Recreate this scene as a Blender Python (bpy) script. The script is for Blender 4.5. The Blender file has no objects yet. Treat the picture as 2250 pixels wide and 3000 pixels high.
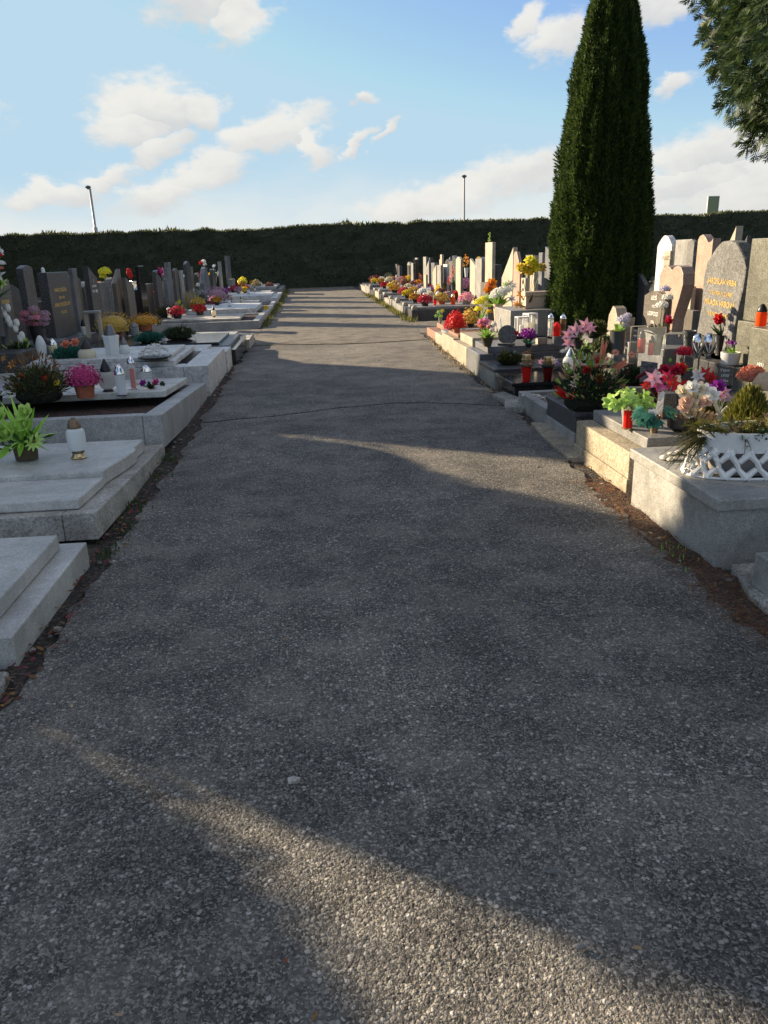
import bpy, bmesh, math, random
import numpy as np
from mathutils import Vector, Matrix
R = math.radians
rng = random.Random(7)
nr = np.random.default_rng(11)
scene = bpy.context.scene
COL = scene.collection

# ------------------------------------------------------------------ camera
YAW, PITCH, ROLL, FPX, EYE = R(4.8), R(18.35), R(1.75), 2250.0, 1.6
_fw = Vector((math.sin(YAW)*math.cos(PITCH), math.cos(YAW)*math.cos(PITCH), -math.sin(PITCH)))
_r0 = Vector((math.cos(YAW), -math.sin(YAW), 0)); _u0 = _r0.cross(_fw)
_rt = _r0*math.cos(ROLL) - _u0*math.sin(ROLL); _up = _u0*math.cos(ROLL) + _r0*math.sin(ROLL)
EYEP = Vector((0, 0, EYE))
cam = bpy.data.cameras.new('camera'); camo = bpy.data.objects.new('camera', cam); COL.objects.link(camo)
cam.sensor_fit = 'VERTICAL'; cam.sensor_height = 24; cam.lens = 24*FPX/3000; cam.clip_end = 5000; cam.clip_start = .05
camo.matrix_world = Matrix(((_rt.x, _up.x, -_fw.x, 0), (_rt.y, _up.y, -_fw.y, 0), (_rt.z, _up.z, -_fw.z, EYE), (0, 0, 0, 1)))
scene.camera = camo

def ray(x, y): return _fw + _rt*((x-1125)/FPX) - _up*((y-1500)/FPX)
def at(x, y, z=0.0):                       # where the sight line meets a level surface at height z
    d = ray(x, y); return EYEP + d*((z-EYE)/d.z)
def ax(x, y, X):                           # where it meets the upright plane of a row (constant X)
    d = ray(x, y); return EYEP + d*(X/d.x)
def mpp(p): return (p-EYEP).dot(_fw)/FPX   # metres per photo pixel at p

# ------------------------------------------------------------------ materials
def new_mat(name):
    m = bpy.data.materials.new(name); m.use_nodes = True
    n = m.node_tree; return m, n.nodes, n.links, n.nodes['Principled BSDF']
def hexc(r, g, b): return (r, g, b, 1)
def ramp(N, stops):
    r = N.new('ShaderNodeValToRGB'); e = r.color_ramp.elements
    while len(e) < len(stops): e.new(.5)
    for k, (p, c) in enumerate(stops): e[k].position = p; e[k].color = (*c, 1) if len(c) == 3 else c
    return r
def mixc(N, L, fac, a, b, mode='MIX'):
    m = N.new('ShaderNodeMix'); m.data_type = 'RGBA'; m.blend_type = mode
    for s, v in ((m.inputs[0], fac), (m.inputs[6], a), (m.inputs[7], b)):
        if isinstance(v, (int, float)): s.default_value = v
        elif isinstance(v, tuple): s.default_value = v if len(v) == 4 else (*v, 1)
        else: L.new(v, s)
    return m.outputs[2]
def mth(N, L, op, a, b=None, c=None, clamp=False):
    m = N.new('ShaderNodeMath'); m.operation = op; m.use_clamp = clamp
    for i, v in enumerate((a, b, c)):
        if v is None: continue
        if isinstance(v, (int, float)): m.inputs[i].default_value = v
        else: L.new(v, m.inputs[i])
    return m.outputs[0]
def noise(N, L, co, scale, detail=4, rough=.6):
    t = N.new('ShaderNodeTexNoise'); t.inputs['Scale'].default_value = scale; t.inputs['Detail'].default_value = detail
    t.inputs['Roughness'].default_value = rough; L.new(co, t.inputs['Vector']); return t.outputs['Fac']
def pos(N): return N.new('ShaderNodeNewGeometry').outputs['Position']
def bump(N, L, B, h, dist, strength=1.0):
    b = N.new('ShaderNodeBump'); b.inputs['Distance'].default_value = dist; b.inputs['Strength'].default_value = strength
    L.new(h, b.inputs['Height']); L.new(b.outputs[0], B.inputs['Normal'])

_cache = {}
def stone(name, base, dark, light, rough=.45, grain=160, stain=.35, spec=.5):
    if name in _cache: return _cache[name]
    m, N, L, B = new_mat(name); p = pos(N)
    v = N.new('ShaderNodeTexVoronoi'); v.inputs['Scale'].default_value = grain; L.new(p, v.inputs['Vector'])
    sp = N.new('ShaderNodeSeparateColor'); L.new(v.outputs['Color'], sp.inputs[0])
    c = ramp(N, [(0, dark), (.28, tuple((a+b)/2 for a, b in zip(dark, base))), (.55, base), (.85, light), (1, light)])
    L.new(sp.outputs[0], c.inputs[0])
    n1 = noise(N, L, p, 3.2, 6, .65)
    st = ramp(N, [(.35, (1-stain,)*3), (.62, (1.06,)*3)]); L.new(n1, st.inputs[0])
    n2 = noise(N, L, p, 24, 3)
    st2 = ramp(N, [(.3, (.9,)*3), (.7, (1.05,)*3)]); L.new(n2, st2.inputs[0])
    o = mixc(N, L, 1.0, c.outputs[0], st.outputs[0], 'MULTIPLY'); o = mixc(N, L, 1.0, o, st2.outputs[0], 'MULTIPLY')
    if rough > .42:      # lichen and dirt blotches
        n4 = noise(N, L, p, 7.5, 6, .72); lk = ramp(N, [(.54, (0,)*3), (.7, (.5,)*3)]); L.new(n4, lk.inputs[0])
        o = mixc(N, L, lk.outputs[0], o, (base[0]*.42, base[1]*.44, base[2]*.34))
    L.new(o, B.inputs['Base Color']); B.inputs['Roughness'].default_value = rough; B.inputs['Specular IOR Level'].default_value = spec
    rr = mth(N, L, 'MULTIPLY_ADD', n2, .25, rough-.12); L.new(rr, B.inputs['Roughness'])
    if rough > .3: bump(N, L, B, n2, .004, .5)
    _cache[name] = m; return m
def plain(name, col, rough=.5, metal=0, var=.18, scale=30, spec=.5):
    if name in _cache: return _cache[name]
    m, N, L, B = new_mat(name); n = noise(N, L, pos(N), scale, 3)
    r = ramp(N, [(.3, tuple(c*(1-var) for c in col)), (.7, tuple(min(1, c*(1+var*.6)) for c in col))]); L.new(n, r.inputs[0])
    L.new(r.outputs[0], B.inputs['Base Color']); B.inputs['Roughness'].default_value = rough; B.inputs['Metallic'].default_value = metal
    B.inputs['Specular IOR Level'].default_value = spec
    _cache[name] = m; return m
def leaf(name, a, b, rough=.55, trans=.25, c=None):
    """foliage / petals: every leaf or petal its own shade between a and b, thin enough to let light through"""
    if name in _cache: return _cache[name]
    m, N, L, B = new_mat(name)
    g = N.new('ShaderNodeNewGeometry')
    r = ramp(N, [(0, a), (1, b)] if c is None else [(0, a), (.6, b), (1, c)]); L.new(g.outputs['Random Per Island'], r.inputs[0])
    L.new(r.outputs[0], B.inputs['Base Color']); B.inputs['Roughness'].default_value = rough; B.inputs['Specular IOR Level'].default_value = .3
    t = N.new('ShaderNodeBsdfTranslucent'); L.new(r.outputs[0], t.inputs[0])
    mx = N.new('ShaderNodeMixShader'); mx.inputs[0].default_value = trans
    L.new(B.outputs[0], mx.inputs[1]); L.new(t.outputs[0], mx.inputs[2]); L.new(mx.outputs[0], N['Material Output'].inputs[0])
    _cache[name] = m; return m
def glass(name, col, alpha=.5, rough=.12):
    """coloured candle glass: tinted shell you half see through"""
    if name in _cache: return _cache[name]
    m, N, L, B = new_mat(name)
    B.inputs['Base Color'].default_value = (*col, 1); B.inputs['Roughness'].default_value = rough
    t = N.new('ShaderNodeBsdfTransparent'); t.inputs[0].default_value = (*[min(1, c*1.3+.05) for c in col], 1)
    tl = N.new('ShaderNodeBsdfTranslucent'); tl.inputs[0].default_value = (*col, 1)
    m1 = N.new('ShaderNodeMixShader'); m1.inputs[0].default_value = .35; L.new(B.outputs[0], m1.inputs[1]); L.new(tl.outputs[0], m1.inputs[2])
    mx = N.new('ShaderNodeMixShader'); mx.inputs[0].default_value = alpha
    L.new(t.outputs[0], mx.inputs[1]); L.new(m1.outputs[0], mx.inputs[2]); L.new(mx.outputs[0], N['Material Output'].inputs[0])
    _cache[name] = m; return m

def asphalt(name, tint, lite=0.0):
    m, N, L, B = new_mat(name); p = pos(N)
    wv = N.new('ShaderNodeVectorMath'); wv.operation = 'ADD'
    nz = N.new('ShaderNodeTexNoise'); nz.inputs['Scale'].default_value = 60; L.new(p, nz.inputs['Vector'])
    sc = N.new('ShaderNodeVectorMath'); sc.operation = 'SCALE'; sc.inputs['Scale'].default_value = .012; L.new(nz.outputs['Color'], sc.inputs[0])
    L.new(p, wv.inputs[0]); L.new(sc.outputs[0], wv.inputs[1])
    def vor(s):
        v = N.new('ShaderNodeTexVoronoi'); v.inputs['Scale'].default_value = s; L.new(wv.outputs[0], v.inputs['Vector'])
        q = N.new('ShaderNodeSeparateColor'); L.new(v.outputs['Color'], q.inputs[0]); return v.outputs['Distance'], q.outputs[0], q.outputs[1]
    d1, a1, b1 = vor(78); d2, a2, b2 = vor(190)
    t = tint
    g = ramp(N, [(0, (.03*t[0], .03*t[1], .03*t[2])), (.4, (.075*t[0], .075*t[1], .075*t[2])), (.72, (.14*t[0], .14*t[1], .14*t[2])), (.9, (.25*t[0], .25*t[1], .245*t[2])), (1, (.5, .48, .44))])
    L.new(a1, g.inputs[0])
    g2 = ramp(N, [(0, (.02*t[0], .02*t[1], .02*t[2])), (.6, (.075*t[0], .075*t[1], .075*t[2])), (1, (.24*t[0], .24*t[1], .23*t[2]))]); L.new(a2, g2.inputs[0])
    # stones stand out of the binder
    ed = N.new('ShaderNodeMapRange'); ed.interpolation_type = 'SMOOTHSTEP'; L.new(d1, ed.inputs[0]); ed.inputs[1].default_value = .62; ed.inputs[2].default_value = .34
    sel = mth(N, L, 'GREATER_THAN', b1, .28)
    col = mixc(N, L, mth(N, L, 'MULTIPLY', ed.outputs[0], sel), g2.outputs[0], g.outputs[0])
    big = noise(N, L, p, .55, 5, .62); mid = noise(N, L, p, 2.6, 5, .7)
    br = ramp(N, [(.3, (.62,)*3), (.52, (1.0,)*3), (.72, (1.55, 1.52, 1.46))]); L.new(big, br.inputs[0])
    col = mixc(N, L, 1.0, col, br.outputs[0], 'MULTIPLY')
    mr = ramp(N, [(.3, (.72,)*3), (.6, (1.08,)*3), (.75, (1.4, 1.38, 1.32))]); L.new(mid, mr.inputs[0])
    col = mixc(N, L, 1.0, col, mr.outputs[0], 'MULTIPLY')
    dust = mth(N, L, 'MULTIPLY', mth(N, L, 'SUBTRACT', mid, .45-lite*.25, clamp=True), 1.9+lite*2.0, clamp=True)
    col = mixc(N, L, dust, col, (.23, .205, .17))
    wp = N.new('ShaderNodeTexNoise'); wp.inputs['Scale'].default_value = 1.3; wp.inputs['Detail'].default_value = 6; L.new(p, wp.inputs['Vector'])
    wa = N.new('ShaderNodeVectorMath'); wa.operation = 'SCALE'; wa.inputs['Scale'].default_value = .9; L.new(wp.outputs['Color'], wa.inputs[0])
    wb = N.new('ShaderNodeVectorMath'); wb.operation = 'ADD'; L.new(p, wb.inputs[0]); L.new(wa.outputs[0], wb.inputs[1])
    ck = N.new('ShaderNodeTexVoronoi'); ck.feature = 'DISTANCE_TO_EDGE'; ck.inputs['Scale'].default_value = .62; L.new(wb.outputs[0], ck.inputs['Vector'])
    cm_ = N.new('ShaderNodeMapRange'); L.new(ck.outputs['Distance'], cm_.inputs[0]); cm_.inputs[1].default_value = .004; cm_.inputs[2].default_value = .0015
    crk = mth(N, L, 'MULTIPLY', cm_.outputs[0], mth(N, L, 'GREATER_THAN', noise(N, L, p, .8, 2), .66))
    col = mixc(N, L, mth(N, L, 'MULTIPLY', crk, .85), col, (.02, .018, .016))
    L.new(col, B.inputs['Base Color']); B.inputs['Roughness'].default_value = .82; B.inputs['Specular IOR Level'].default_value = .35
    h1 = mth(N, L, 'SUBTRACT', .55, d1, clamp=True); h2 = mth(N, L, 'SUBTRACT', .6, d2, clamp=True)
    h = mth(N, L, 'ADD', mth(N, L, 'MULTIPLY', h1, mth(N, L, 'MULTIPLY_ADD', b1, 1.0, .25)), mth(N, L, 'MULTIPLY', h2, .4))
    h = mth(N, L, 'ADD', h, mth(N, L, 'MULTIPLY', mid, 1.4))
    bump(N, L, B, h, .012, .85)
    return m

def soil_mat(name, a, b, c, scale=40):
    m, N, L, B = new_mat(name); p = pos(N)
    v = N.new('ShaderNodeTexVoronoi'); v.inputs['Scale'].default_value = scale; L.new(p, v.inputs['Vector'])
    q = N.new('ShaderNodeSeparateColor'); L.new(v.outputs['Color'], q.inputs[0])
    r = ramp(N, [(0, a), (.6, b), (1, c)]); L.new(q.outputs[0], r.inputs[0])
    n = noise(N, L, p, 5, 5, .7); st = ramp(N, [(.3, (.55,)*3), (.7, (1.3,)*3)]); L.new(n, st.inputs[0])
    L.new(mixc(N, L, 1.0, r.outputs[0], st.outputs[0], 'MULTIPLY'), B.inputs['Base Color']); B.inputs['Roughness'].default_value = .9
    h = mth(N, L, 'ADD', v.outputs['Distance'], noise(N, L, p, 30, 4)); bump(N, L, B, h, .02, .9)
    return m

PALE = stone('pale granite', (.32, .315, .295), (.2, .2, .19), (.4, .395, .37), .5, 260)
LPALE = stone('light sparkling granite', (.5, .5, .475), (.33, .33, .32), (.6, .6, .57), .5, 260, .25)
LGREY = stone('light grey granite', (.38, .38, .37), (.22, .22, .22), (.48, .48, .46), .55, 240, .3)
LCONC = stone('light weathered concrete', (.44, .425, .385), (.28, .27, .24), (.52, .5, .46), .85, 90, .4, .3)
GREY = stone('grey granite', (.24, .24, .235), (.12, .12, .12), (.33, .33, .32), .5, 240)
BLUE = stone('blue grey granite', (.15, .158, .172), (.07, .075, .085), (.22, .23, .25), .4, 240)
CONC = stone('weathered concrete', (.34, .325, .29), (.2, .19, .165), (.42, .4, .36), .85, 90, .45, .3)
YELC = stone('yellowed concrete', (.38, .325, .235), (.26, .21, .14), (.45, .395, .3), .85, 90, .4, .3)
DARK = stone('dark granite', (.06, .062, .066), (.02, .02, .022), (.13, .13, .135), .38, 190, .2, .25)
BLACK = stone('black polished granite', (.016, .016, .018), (.008, .008, .009), (.035, .035, .037), .14, 190, .1)
MARB = stone('white marble', (.55, .55, .54), (.42, .42, .42), (.63, .63, .62), .5, 30, .22)
BEIGE = stone('beige stone', (.33, .285, .215), (.23, .195, .14), (.4, .355, .28), .6, 120, .25)
CREAM = stone('cream stone', (.34, .305, .24), (.24, .21, .16), (.42, .38, .31), .6, 120, .2)
PINKS = stone('salmon stone', (.34, .225, .17), (.24, .155, .115), (.41, .29, .23), .5, 140, .2)
ROUGHG = stone('split grey stone', (.14, .142, .142), (.085, .087, .088), (.2, .2, .198), .8, 60, .3)
GREENG = stone('greenish granite', (.12, .12, .095), (.065, .065, .05), (.18, .18, .145), .4, 150, .3)
BROWNG = stone('brown grey granite', (.13, .115, .1), (.05, .045, .04), (.2, .18, .16), .45, 170, .25, .25)
REDB = stone('red brown clinker', (.26, .13, .085), (.15, .07, .045), (.34, .19, .13), .7, 90, .3)
SOIL = soil_mat('bed soil', (.018, .012, .009), (.06, .032, .022), (.12, .06, .04), 45)
PEBB = soil_mat('pebble bed', (.06, .055, .05), (.2, .18, .15), (.5, .46, .4), 38)
GROUND = soil_mat('cemetery ground', (.035, .03, .024), (.085, .072, .055), (.17, .15, .12), 28)

GOLD = plain('gilded letters', (.72, .5, .16), .35, .3, .15)
WLET = plain('white letters', (.75, .74, .7), .6)
SILV = plain('chrome', (.75, .76, .78), .16, 1.0, .1)
GOLDM = plain('gold metal', (.62, .47, .25), .3, .9)
BRONZE = plain('brown bronze', (.2, .14, .09), .4, .6)
DLID = plain('dark metal lid', (.03, .03, .034), .4, .5)
GLID = plain('grey metal lid', (.18, .18, .2), .4, .5)
WGL = leaf('frosted white glass', (.8, .84, .84), (.82, .86, .86), .3, .35)
CGL = leaf('cream glass', (.78, .72, .56), (.8, .74, .58), .35, .35)
CLEAR = glass('clear glass', (.75, .78, .78), .28, .06)
REDG = glass('red glass', (.75, .03, .02), .8, .1)
DRED = glass('dark red glass', (.18, .01, .012), .85, .1)
ORG = glass('orange red glass', (.85, .13, .02), .8, .15)
WAX = plain('candle wax', (.75, .7, .58), .6)
TERRA = plain('terracotta', (.42, .13, .07), .75)
BRPOT = plain('brown plastic pot', (.07, .05, .025), .55)
BKPOT = plain('black plastic pot', (.018, .018, .02), .5)
WPOT = plain('white plastic', (.72, .72, .7), .45, 0, .06)
BGPOT = plain('beige plastic', (.58, .44, .32), .55)
GRPOT = plain('grey plastic vase', (.3, .28, .27), .45)
GVASE = plain('stoneware vase', (.075, .08, .085), .35)
STEM = plain('stem', (.06, .1, .03), .6)
WOOD = plain('bark', (.06, .045, .033), .9, 0, .4, 18)

def lf(k):
    T = {
     'green': ((.025, .06, .015), (.07, .14, .03)), 'dgreen': ((.012, .03, .012), (.035, .07, .025)), 'lime': ((.3, .58, .06), (.55, .85, .18)),
     'lgreen': ((.17, .34, .05), (.38, .58, .12)), 'teal': ((.015, .09, .065), (.05, .2, .15)), 'olive': ((.07, .08, .012), (.2, .19, .03)),
     'fir': ((.018, .04, .016), (.05, .085, .03)), 'brown': ((.09, .05, .025), (.24, .14, .075)), 'tan': ((.34, .22, .12), (.58, .42, .25)), 'rust': ((.11, .035, .018), (.28, .09, .04)),
     'yellow': ((.62, .44, .02), (.85, .68, .06)), 'gold': ((.48, .3, .05), (.72, .52, .14)), 'bright': ((.75, .68, .02), (.9, .86, .1)), 'orange': ((.62, .2, .015), (.85, .38, .04)),
     'amber': ((.45, .2, .02), (.7, .4, .06)), 'red': ((.5, .012, .015), (.75, .04, .035)), 'crimson': ((.42, .008, .03), (.68, .03, .09)), 'pink': ((.86, .26, .4), (.95, .55, .64)),
     'rose': ((.5, .14, .2), (.72, .34, .42)), 'mauve': ((.36, .2, .28), (.6, .42, .5)), 'magenta': ((.42, .02, .14), (.74, .12, .34)), 'purple': ((.2, .015, .22), (.4, .05, .42)), 'violet': ((.12, .03, .22), (.4, .25, .6)),
     'white': ((.8, .8, .77), (.9, .9, .87)), 'cream': ((.66, .6, .44), (.82, .77, .62)), 'peach': ((.66, .42, .32), (.84, .68, .56)), 'lilac': ((.5, .48, .6), (.72, .7, .8)),
     'salmon': ((.7, .2, .12), (.85, .4, .26)), 'wine': ((.1, .02, .025), (.26, .05, .06)), 'heather': ((.2, .08, .06), (.42, .2, .13)), 'ltgrn': ((.3, .5, .08), (.6, .8, .24)),
     'silver': ((.2, .22, .2), (.42, .44, .42)), 'autumn': ((.12, .06, .015), (.4, .2, .05)), 'moss': ((.03, .045, .015), (.1, .12, .03)), 'straw': ((.3, .24, .12), (.52, .44, .26)),
    }
    a, b = T[k]; return leaf('foliage '+k if k in ('green', 'dgreen', 'lgreen', 'teal', 'olive', 'fir', 'moss', 'silver') else 'petals '+k, a, b)

# ------------------------------------------------------------------ mesh building
def V(*a): return Vector(a)
def unit(v):
    v = Vector(v); return v.normalized() if v.length > 1e-9 else V(0, 0, 1)
def perp(n):
    n = unit(n); a = V(0, 0, 1) if abs(n.z) < .9 else V(1, 0, 0); s = n.cross(a).normalized(); return s, n.cross(s).normalized()
def rdir(up=0.0):
    while True:
        v = V(rng.uniform(-1, 1), rng.uniform(-1, 1), rng.uniform(-1, 1))
        if .05 < v.length < 1:
            v.normalize()
            if v.z >= up: return v
class MB:
    def __init__(s): s.v = []; s.f = []; s.m = []; s.mats = []
    def mi(s, m):
        if m not in s.mats: s.mats.append(m)
        return s.mats.index(m)
    def add(s, vs, fs, m):
        o = len(s.v); s.v.extend([tuple(p) for p in vs]); k = s.mi(m)
        for f in fs: s.f.append([i+o for i in f]); s.m.append(k)
    def box(s, x0, x1, y0, y1, z0, z1, m):
        s.add([(x0, y0, z0), (x1, y0, z0), (x1, y1, z0), (x0, y1, z0), (x0, y0, z1), (x1, y0, z1), (x1, y1, z1), (x0, y1, z1)],
              [(3, 2, 1, 0), (4, 5, 6, 7), (0, 1, 5, 4), (1, 2, 6, 5), (2, 3, 7, 6), (3, 0, 4, 7)], m)
    def prism(s, poly, a0, a1, m, axis='z'):
        n = len(poly); mk = {'z': lambda p, a: (p[0], p[1], a), 'y': lambda p, a: (p[0], a, p[1]), 'x': lambda p, a: (a, p[0], p[1])}[axis]
        s.add([mk(p, a0) for p in poly]+[mk(p, a1) for p in poly],
              [list(range(n))[::-1], list(range(n, 2*n))]+[(i, (i+1) % n, n+(i+1) % n, n+i) for i in range(n)], m)
    def lathe(s, prof, m, c=(0, 0, 0), seg=18, sx=1, sy=1):
        vs = []; fs = []; n = len(prof)
        for r, z in prof:
            for k in range(seg):
                a = 2*math.pi*k/seg; vs.append((c[0]+r*sx*math.cos(a), c[1]+r*sy*math.sin(a), c[2]+z))
        for i in range(n-1):
            for k in range(seg): fs.append((i*seg+k, i*seg+(k+1) % seg, (i+1)*seg+(k+1) % seg, (i+1)*seg+k))
        if prof[0][0] > 1e-4: fs.append(list(range(seg))[::-1])
        if prof[-1][0] > 1e-4: fs.append([(n-1)*seg+k for k in range(seg)])
        s.add(vs, fs, m)
    def tube(s, pts, r, m, seg=6):
        pts = [Vector(p) for p in pts]; rs = r if isinstance(r, (list, tuple)) else [r]*len(pts); vs = []; fs = []
        for i, p in enumerate(pts):
            d = unit(pts[min(i+1, len(pts)-1)]-pts[max(i-1, 0)]); a, b = perp(d)
            for k in range(seg):
                t = 2*math.pi*k/seg; vs.append(p+(a*math.cos(t)+b*math.sin(t))*rs[i])
        for i in range(len(pts)-1):
            for k in range(seg): fs.append((i*seg+k, i*seg+(k+1) % seg, (i+1)*seg+(k+1) % seg, (i+1)*seg+k))
        fs += [list(range(seg))[::-1], [(len(pts)-1)*seg+k for k in range(seg)]]
        s.add(vs, fs, m)
    def ball(s, c, r, m, seg=10, sz=1.0):
        s.lathe([(r*math.sin(math.pi*i/(seg//2+2)), -r*sz*math.cos(math.pi*i/(seg//2+2))) for i in range(seg//2+3)], m, c, seg)
    def petal(s, p, d, n, Ln, W, curl, m, rows=3, tip=.12):
        p = Vector(p); d = unit(d); n = Vector(n); sd = d.cross(n); sd = sd.normalized() if sd.length > 1e-6 else perp(d)[0]; n = sd.cross(d)
        vs = []
        for i in range(rows+1):
            t = i/rows; w = W*.5*max(tip if i in (0, rows) else 0, math.sin(math.pi*min(1, .1+.9*t)**.85))
            c = p+d*(Ln*t)+n*(curl*Ln*t*t); vs += [c-sd*w, c+sd*w]
        s.add(vs, [(2*i, 2*i+1, 2*i+3, 2*i+2) for i in range(rows)], m)
    def build(s, name, parent=None, bevel=0, smooth=None, loc=None):
        me = bpy.data.meshes.new(name); me.from_pydata(s.v, [], s.f)
        for m in s.mats: me.materials.append(m)
        if len(s.mats) > 1: me.polygons.foreach_set('material_index', s.m)
        if smooth:
            me.polygons.foreach_set('use_smooth', [True]*len(s.f)); me.set_sharp_from_angle(angle=R(smooth))
        me.update()
        o = bpy.data.objects.new(name, me); COL.objects.link(o)
        if parent is not None: o.parent = parent
        if loc is not None: o.location = loc
        if bevel:
            b = o.modifiers.new('edge wear', 'BEVEL'); b.width = bevel; b.segments = 2; b.limit_method = 'ANGLE'; b.angle_limit = R(40); b.harden_normals = False
        return o
def kites(name, P, D, Nn, Ln, W, mat, parent=None):
    """many small leaf faces in one mesh, numpy arrays"""
    D = D/np.linalg.norm(D, axis=1, keepdims=True); S = np.cross(D, Nn); S /= np.linalg.norm(S, axis=1, keepdims=True)+1e-9
    n = len(P); vs = np.empty((n, 4, 3)); L3 = Ln[:, None]; W3 = W[:, None]
    vs[:, 0] = P; vs[:, 1] = P+D*L3*.45+S*W3*.5; vs[:, 2] = P+D*L3; vs[:, 3] = P+D*L3*.45-S*W3*.5
    me = bpy.data.meshes.new(name); me.vertices.add(n*4); me.loops.add(n*4); me.polygons.add(n)
    me.vertices.foreach_set('co', vs.reshape(-1)); me.loops.foreach_set('vertex_index', np.arange(n*4, dtype=np.int32))
    me.polygons.foreach_set('loop_start', np.arange(0, n*4, 4, dtype=np.int32)); me.polygons.foreach_set('loop_total', np.full(n, 4, dtype=np.int32))
    me.materials.append(mat); me.update(calc_edges=True)
    o = bpy.data.objects.new(name, me); COL.objects.link(o)
    if parent is not None: o.parent = parent
    return o
def tag(o, label=None, cat=None, group=None, kind=None):
    if label: o['label'] = label
    if cat: o['category'] = cat
    if group: o['group'] = group
    if kind: o['kind'] = kind
    return o
def thing(name, label, cat, loc=(0, 0, 0), rz=0, group=None, scale=None):
    o = bpy.data.objects.new(name, None); COL.objects.link(o); o.location = loc; o.rotation_euler = (0, 0, rz); o.empty_display_size = .1
    if scale: o.scale = scale if isinstance(scale, tuple) else (scale,)*3
    return tag(o, label, cat, group)
def kids(o): return [c for c in bpy.data.objects if c.parent == o]
def dup(o, label=None, loc=None, rz=None, scale=None, parent=None):
    c = o.copy(); COL.objects.link(c)
    if parent is not None: c.parent = parent
    for ch in kids(o): dup(ch, parent=c)
    if label: c['label'] = label
    if loc is not None: c.location = loc
    if rz is not None: c.rotation_euler = (0, 0, rz)
    if scale is not None: c.scale = scale if isinstance(scale, tuple) else (scale,)*3
    return c
def text(body, size, m, parent, x, z, y, name='inscription', align='CENTER', space=1.0):
    cu = bpy.data.curves.new(name, 'FONT'); cu.body = body; cu.size = size; cu.align_x = align; cu.extrude = .002; cu.space_line = space
    cu.materials.append(m); o = bpy.data.objects.new(name, cu); COL.objects.link(o); o.parent = parent
    bpy.context.view_layer.update(); me = bpy.data.meshes.new_from_object(o.evaluated_get(bpy.context.evaluated_depsgraph_get())); bpy.data.objects.remove(o)
    o = bpy.data.objects.new(name, me); COL.objects.link(o); o.parent = parent
    o.location = (x, y, z); o.rotation_euler = (R(90), 0, 0); return o

# ------------------------------------------------------------------ flower kit (all write into an MB)
def fib(n, up=-1.0):
    for k in range(n):
        z = 1-(1-up)*(k+.5)/n; a = k*2.399963; r = math.sqrt(max(0, 1-z*z)); yield V(r*math.cos(a), r*math.sin(a), z)
def pom(mb, c, r, m, n=46, up=-.6):
    c = Vector(c); mb.ball(c, r*.62, m, 8)
    for u in fib(n, up):
        a, b = perp(u); j = a*rng.uniform(-1, 1)+b*rng.uniform(-1, 1)
        mb.petal(c+u*r*.42, u+j*.35, j, r*rng.uniform(.5, .66), r*.42, rng.uniform(.2, .5), m, 2)
def mum(mb, c, rx, rz, fr, m, n, core=None):
    c = Vector(c)
    if core: mb.lathe([(rx*.8*math.cos(t), rz*.8*math.sin(t)) for t in [R(a) for a in (-15, 10, 35, 60, 88)]], core, c, 14)
    for u in fib(n, -.12):
        w = V(u.x*rx, u.y*rx, u.z*rz)*rng.uniform(.8, 1.09); nn = unit(V(u.x/rx, u.y/rx, u.z/rz)); a, b = perp(nn)
        k = 7; ph = rng.random()*6
        for i in range(k):
            t = ph+i*2*math.pi/k; d = a*math.cos(t)+b*math.sin(t)
            mb.petal(c+w, d+nn*rng.uniform(.2, .7), nn, fr*rng.uniform(.8, 1.1), fr*.62, .2, m, 2)
def rosehead(mb, c, nn, r, m):
    c = Vector(c); nn = unit(nn); a, b = perp(nn)
    for lay, (k, op) in enumerate(((3, .25), (5, .6), (6, 1.05))):
        for i in range(k):
            t = i*2*math.pi/k+lay*.6; d = a*math.cos(t)+b*math.sin(t)
            mb.petal(c+d*r*.08*(lay+1), nn+d*op, -d, r*(.85+.1*lay), r*(.75+.2*lay), .35 if lay < 2 else -.25, m, 3, .35)
def lily(mb, c, nn, r, m, mc=None, k=6):
    c = Vector(c); nn = unit(nn); a, b = perp(nn); ph = rng.random()*3
    for i in range(k):
        t = ph+i*2*math.pi/k; d = a*math.cos(t)+b*math.sin(t)
        mb.petal(c, d+nn*.8, nn, r*1.0, r*.46, -.45, m, 4, .04)
    if mc:
        for i in range(5): mb.petal(c, nn+rdir()*.3, a, r*.5, r*.07, .1, mc, 1)
def daisy(mb, c, nn, r, m, mc, k=11):
    c = Vector(c); nn = unit(nn); a, b = perp(nn)
    for i in range(k):
        t = i*2*math.pi/k; d = a*math.cos(t)+b*math.sin(t); mb.petal(c, d+nn*.2, nn, r, r*.42, -.12, m, 2, .3)
    mb.ball(c+nn*r*.05, r*.22, mc, 8, .6)
def blades(mb, c, n, Ln, W, m, up=.25, curl=-.35):
    for i in range(n):
        d = rdir(up); mb.petal(Vector(c)+d*.006, d, V(0, 0, 1)+rdir()*.3, Ln*rng.uniform(.6, 1.05), W, curl*rng.random(), m, 4, .03)
def bush(mb, c, rx, rz, n, Ln, W, m, up=-.1, out=.8):
    c = Vector(c)
    for i in range(n):
        u = rdir(up); q = rng.random()**.4; p = c+V(u.x*rx, u.y*rx, u.z*rz)*q
        mb.petal(p, u*out+rdir()*.7, rdir(), Ln*rng.uniform(.6, 1.2), W, rng.uniform(-.3, .3), m, 2, .06)
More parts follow.
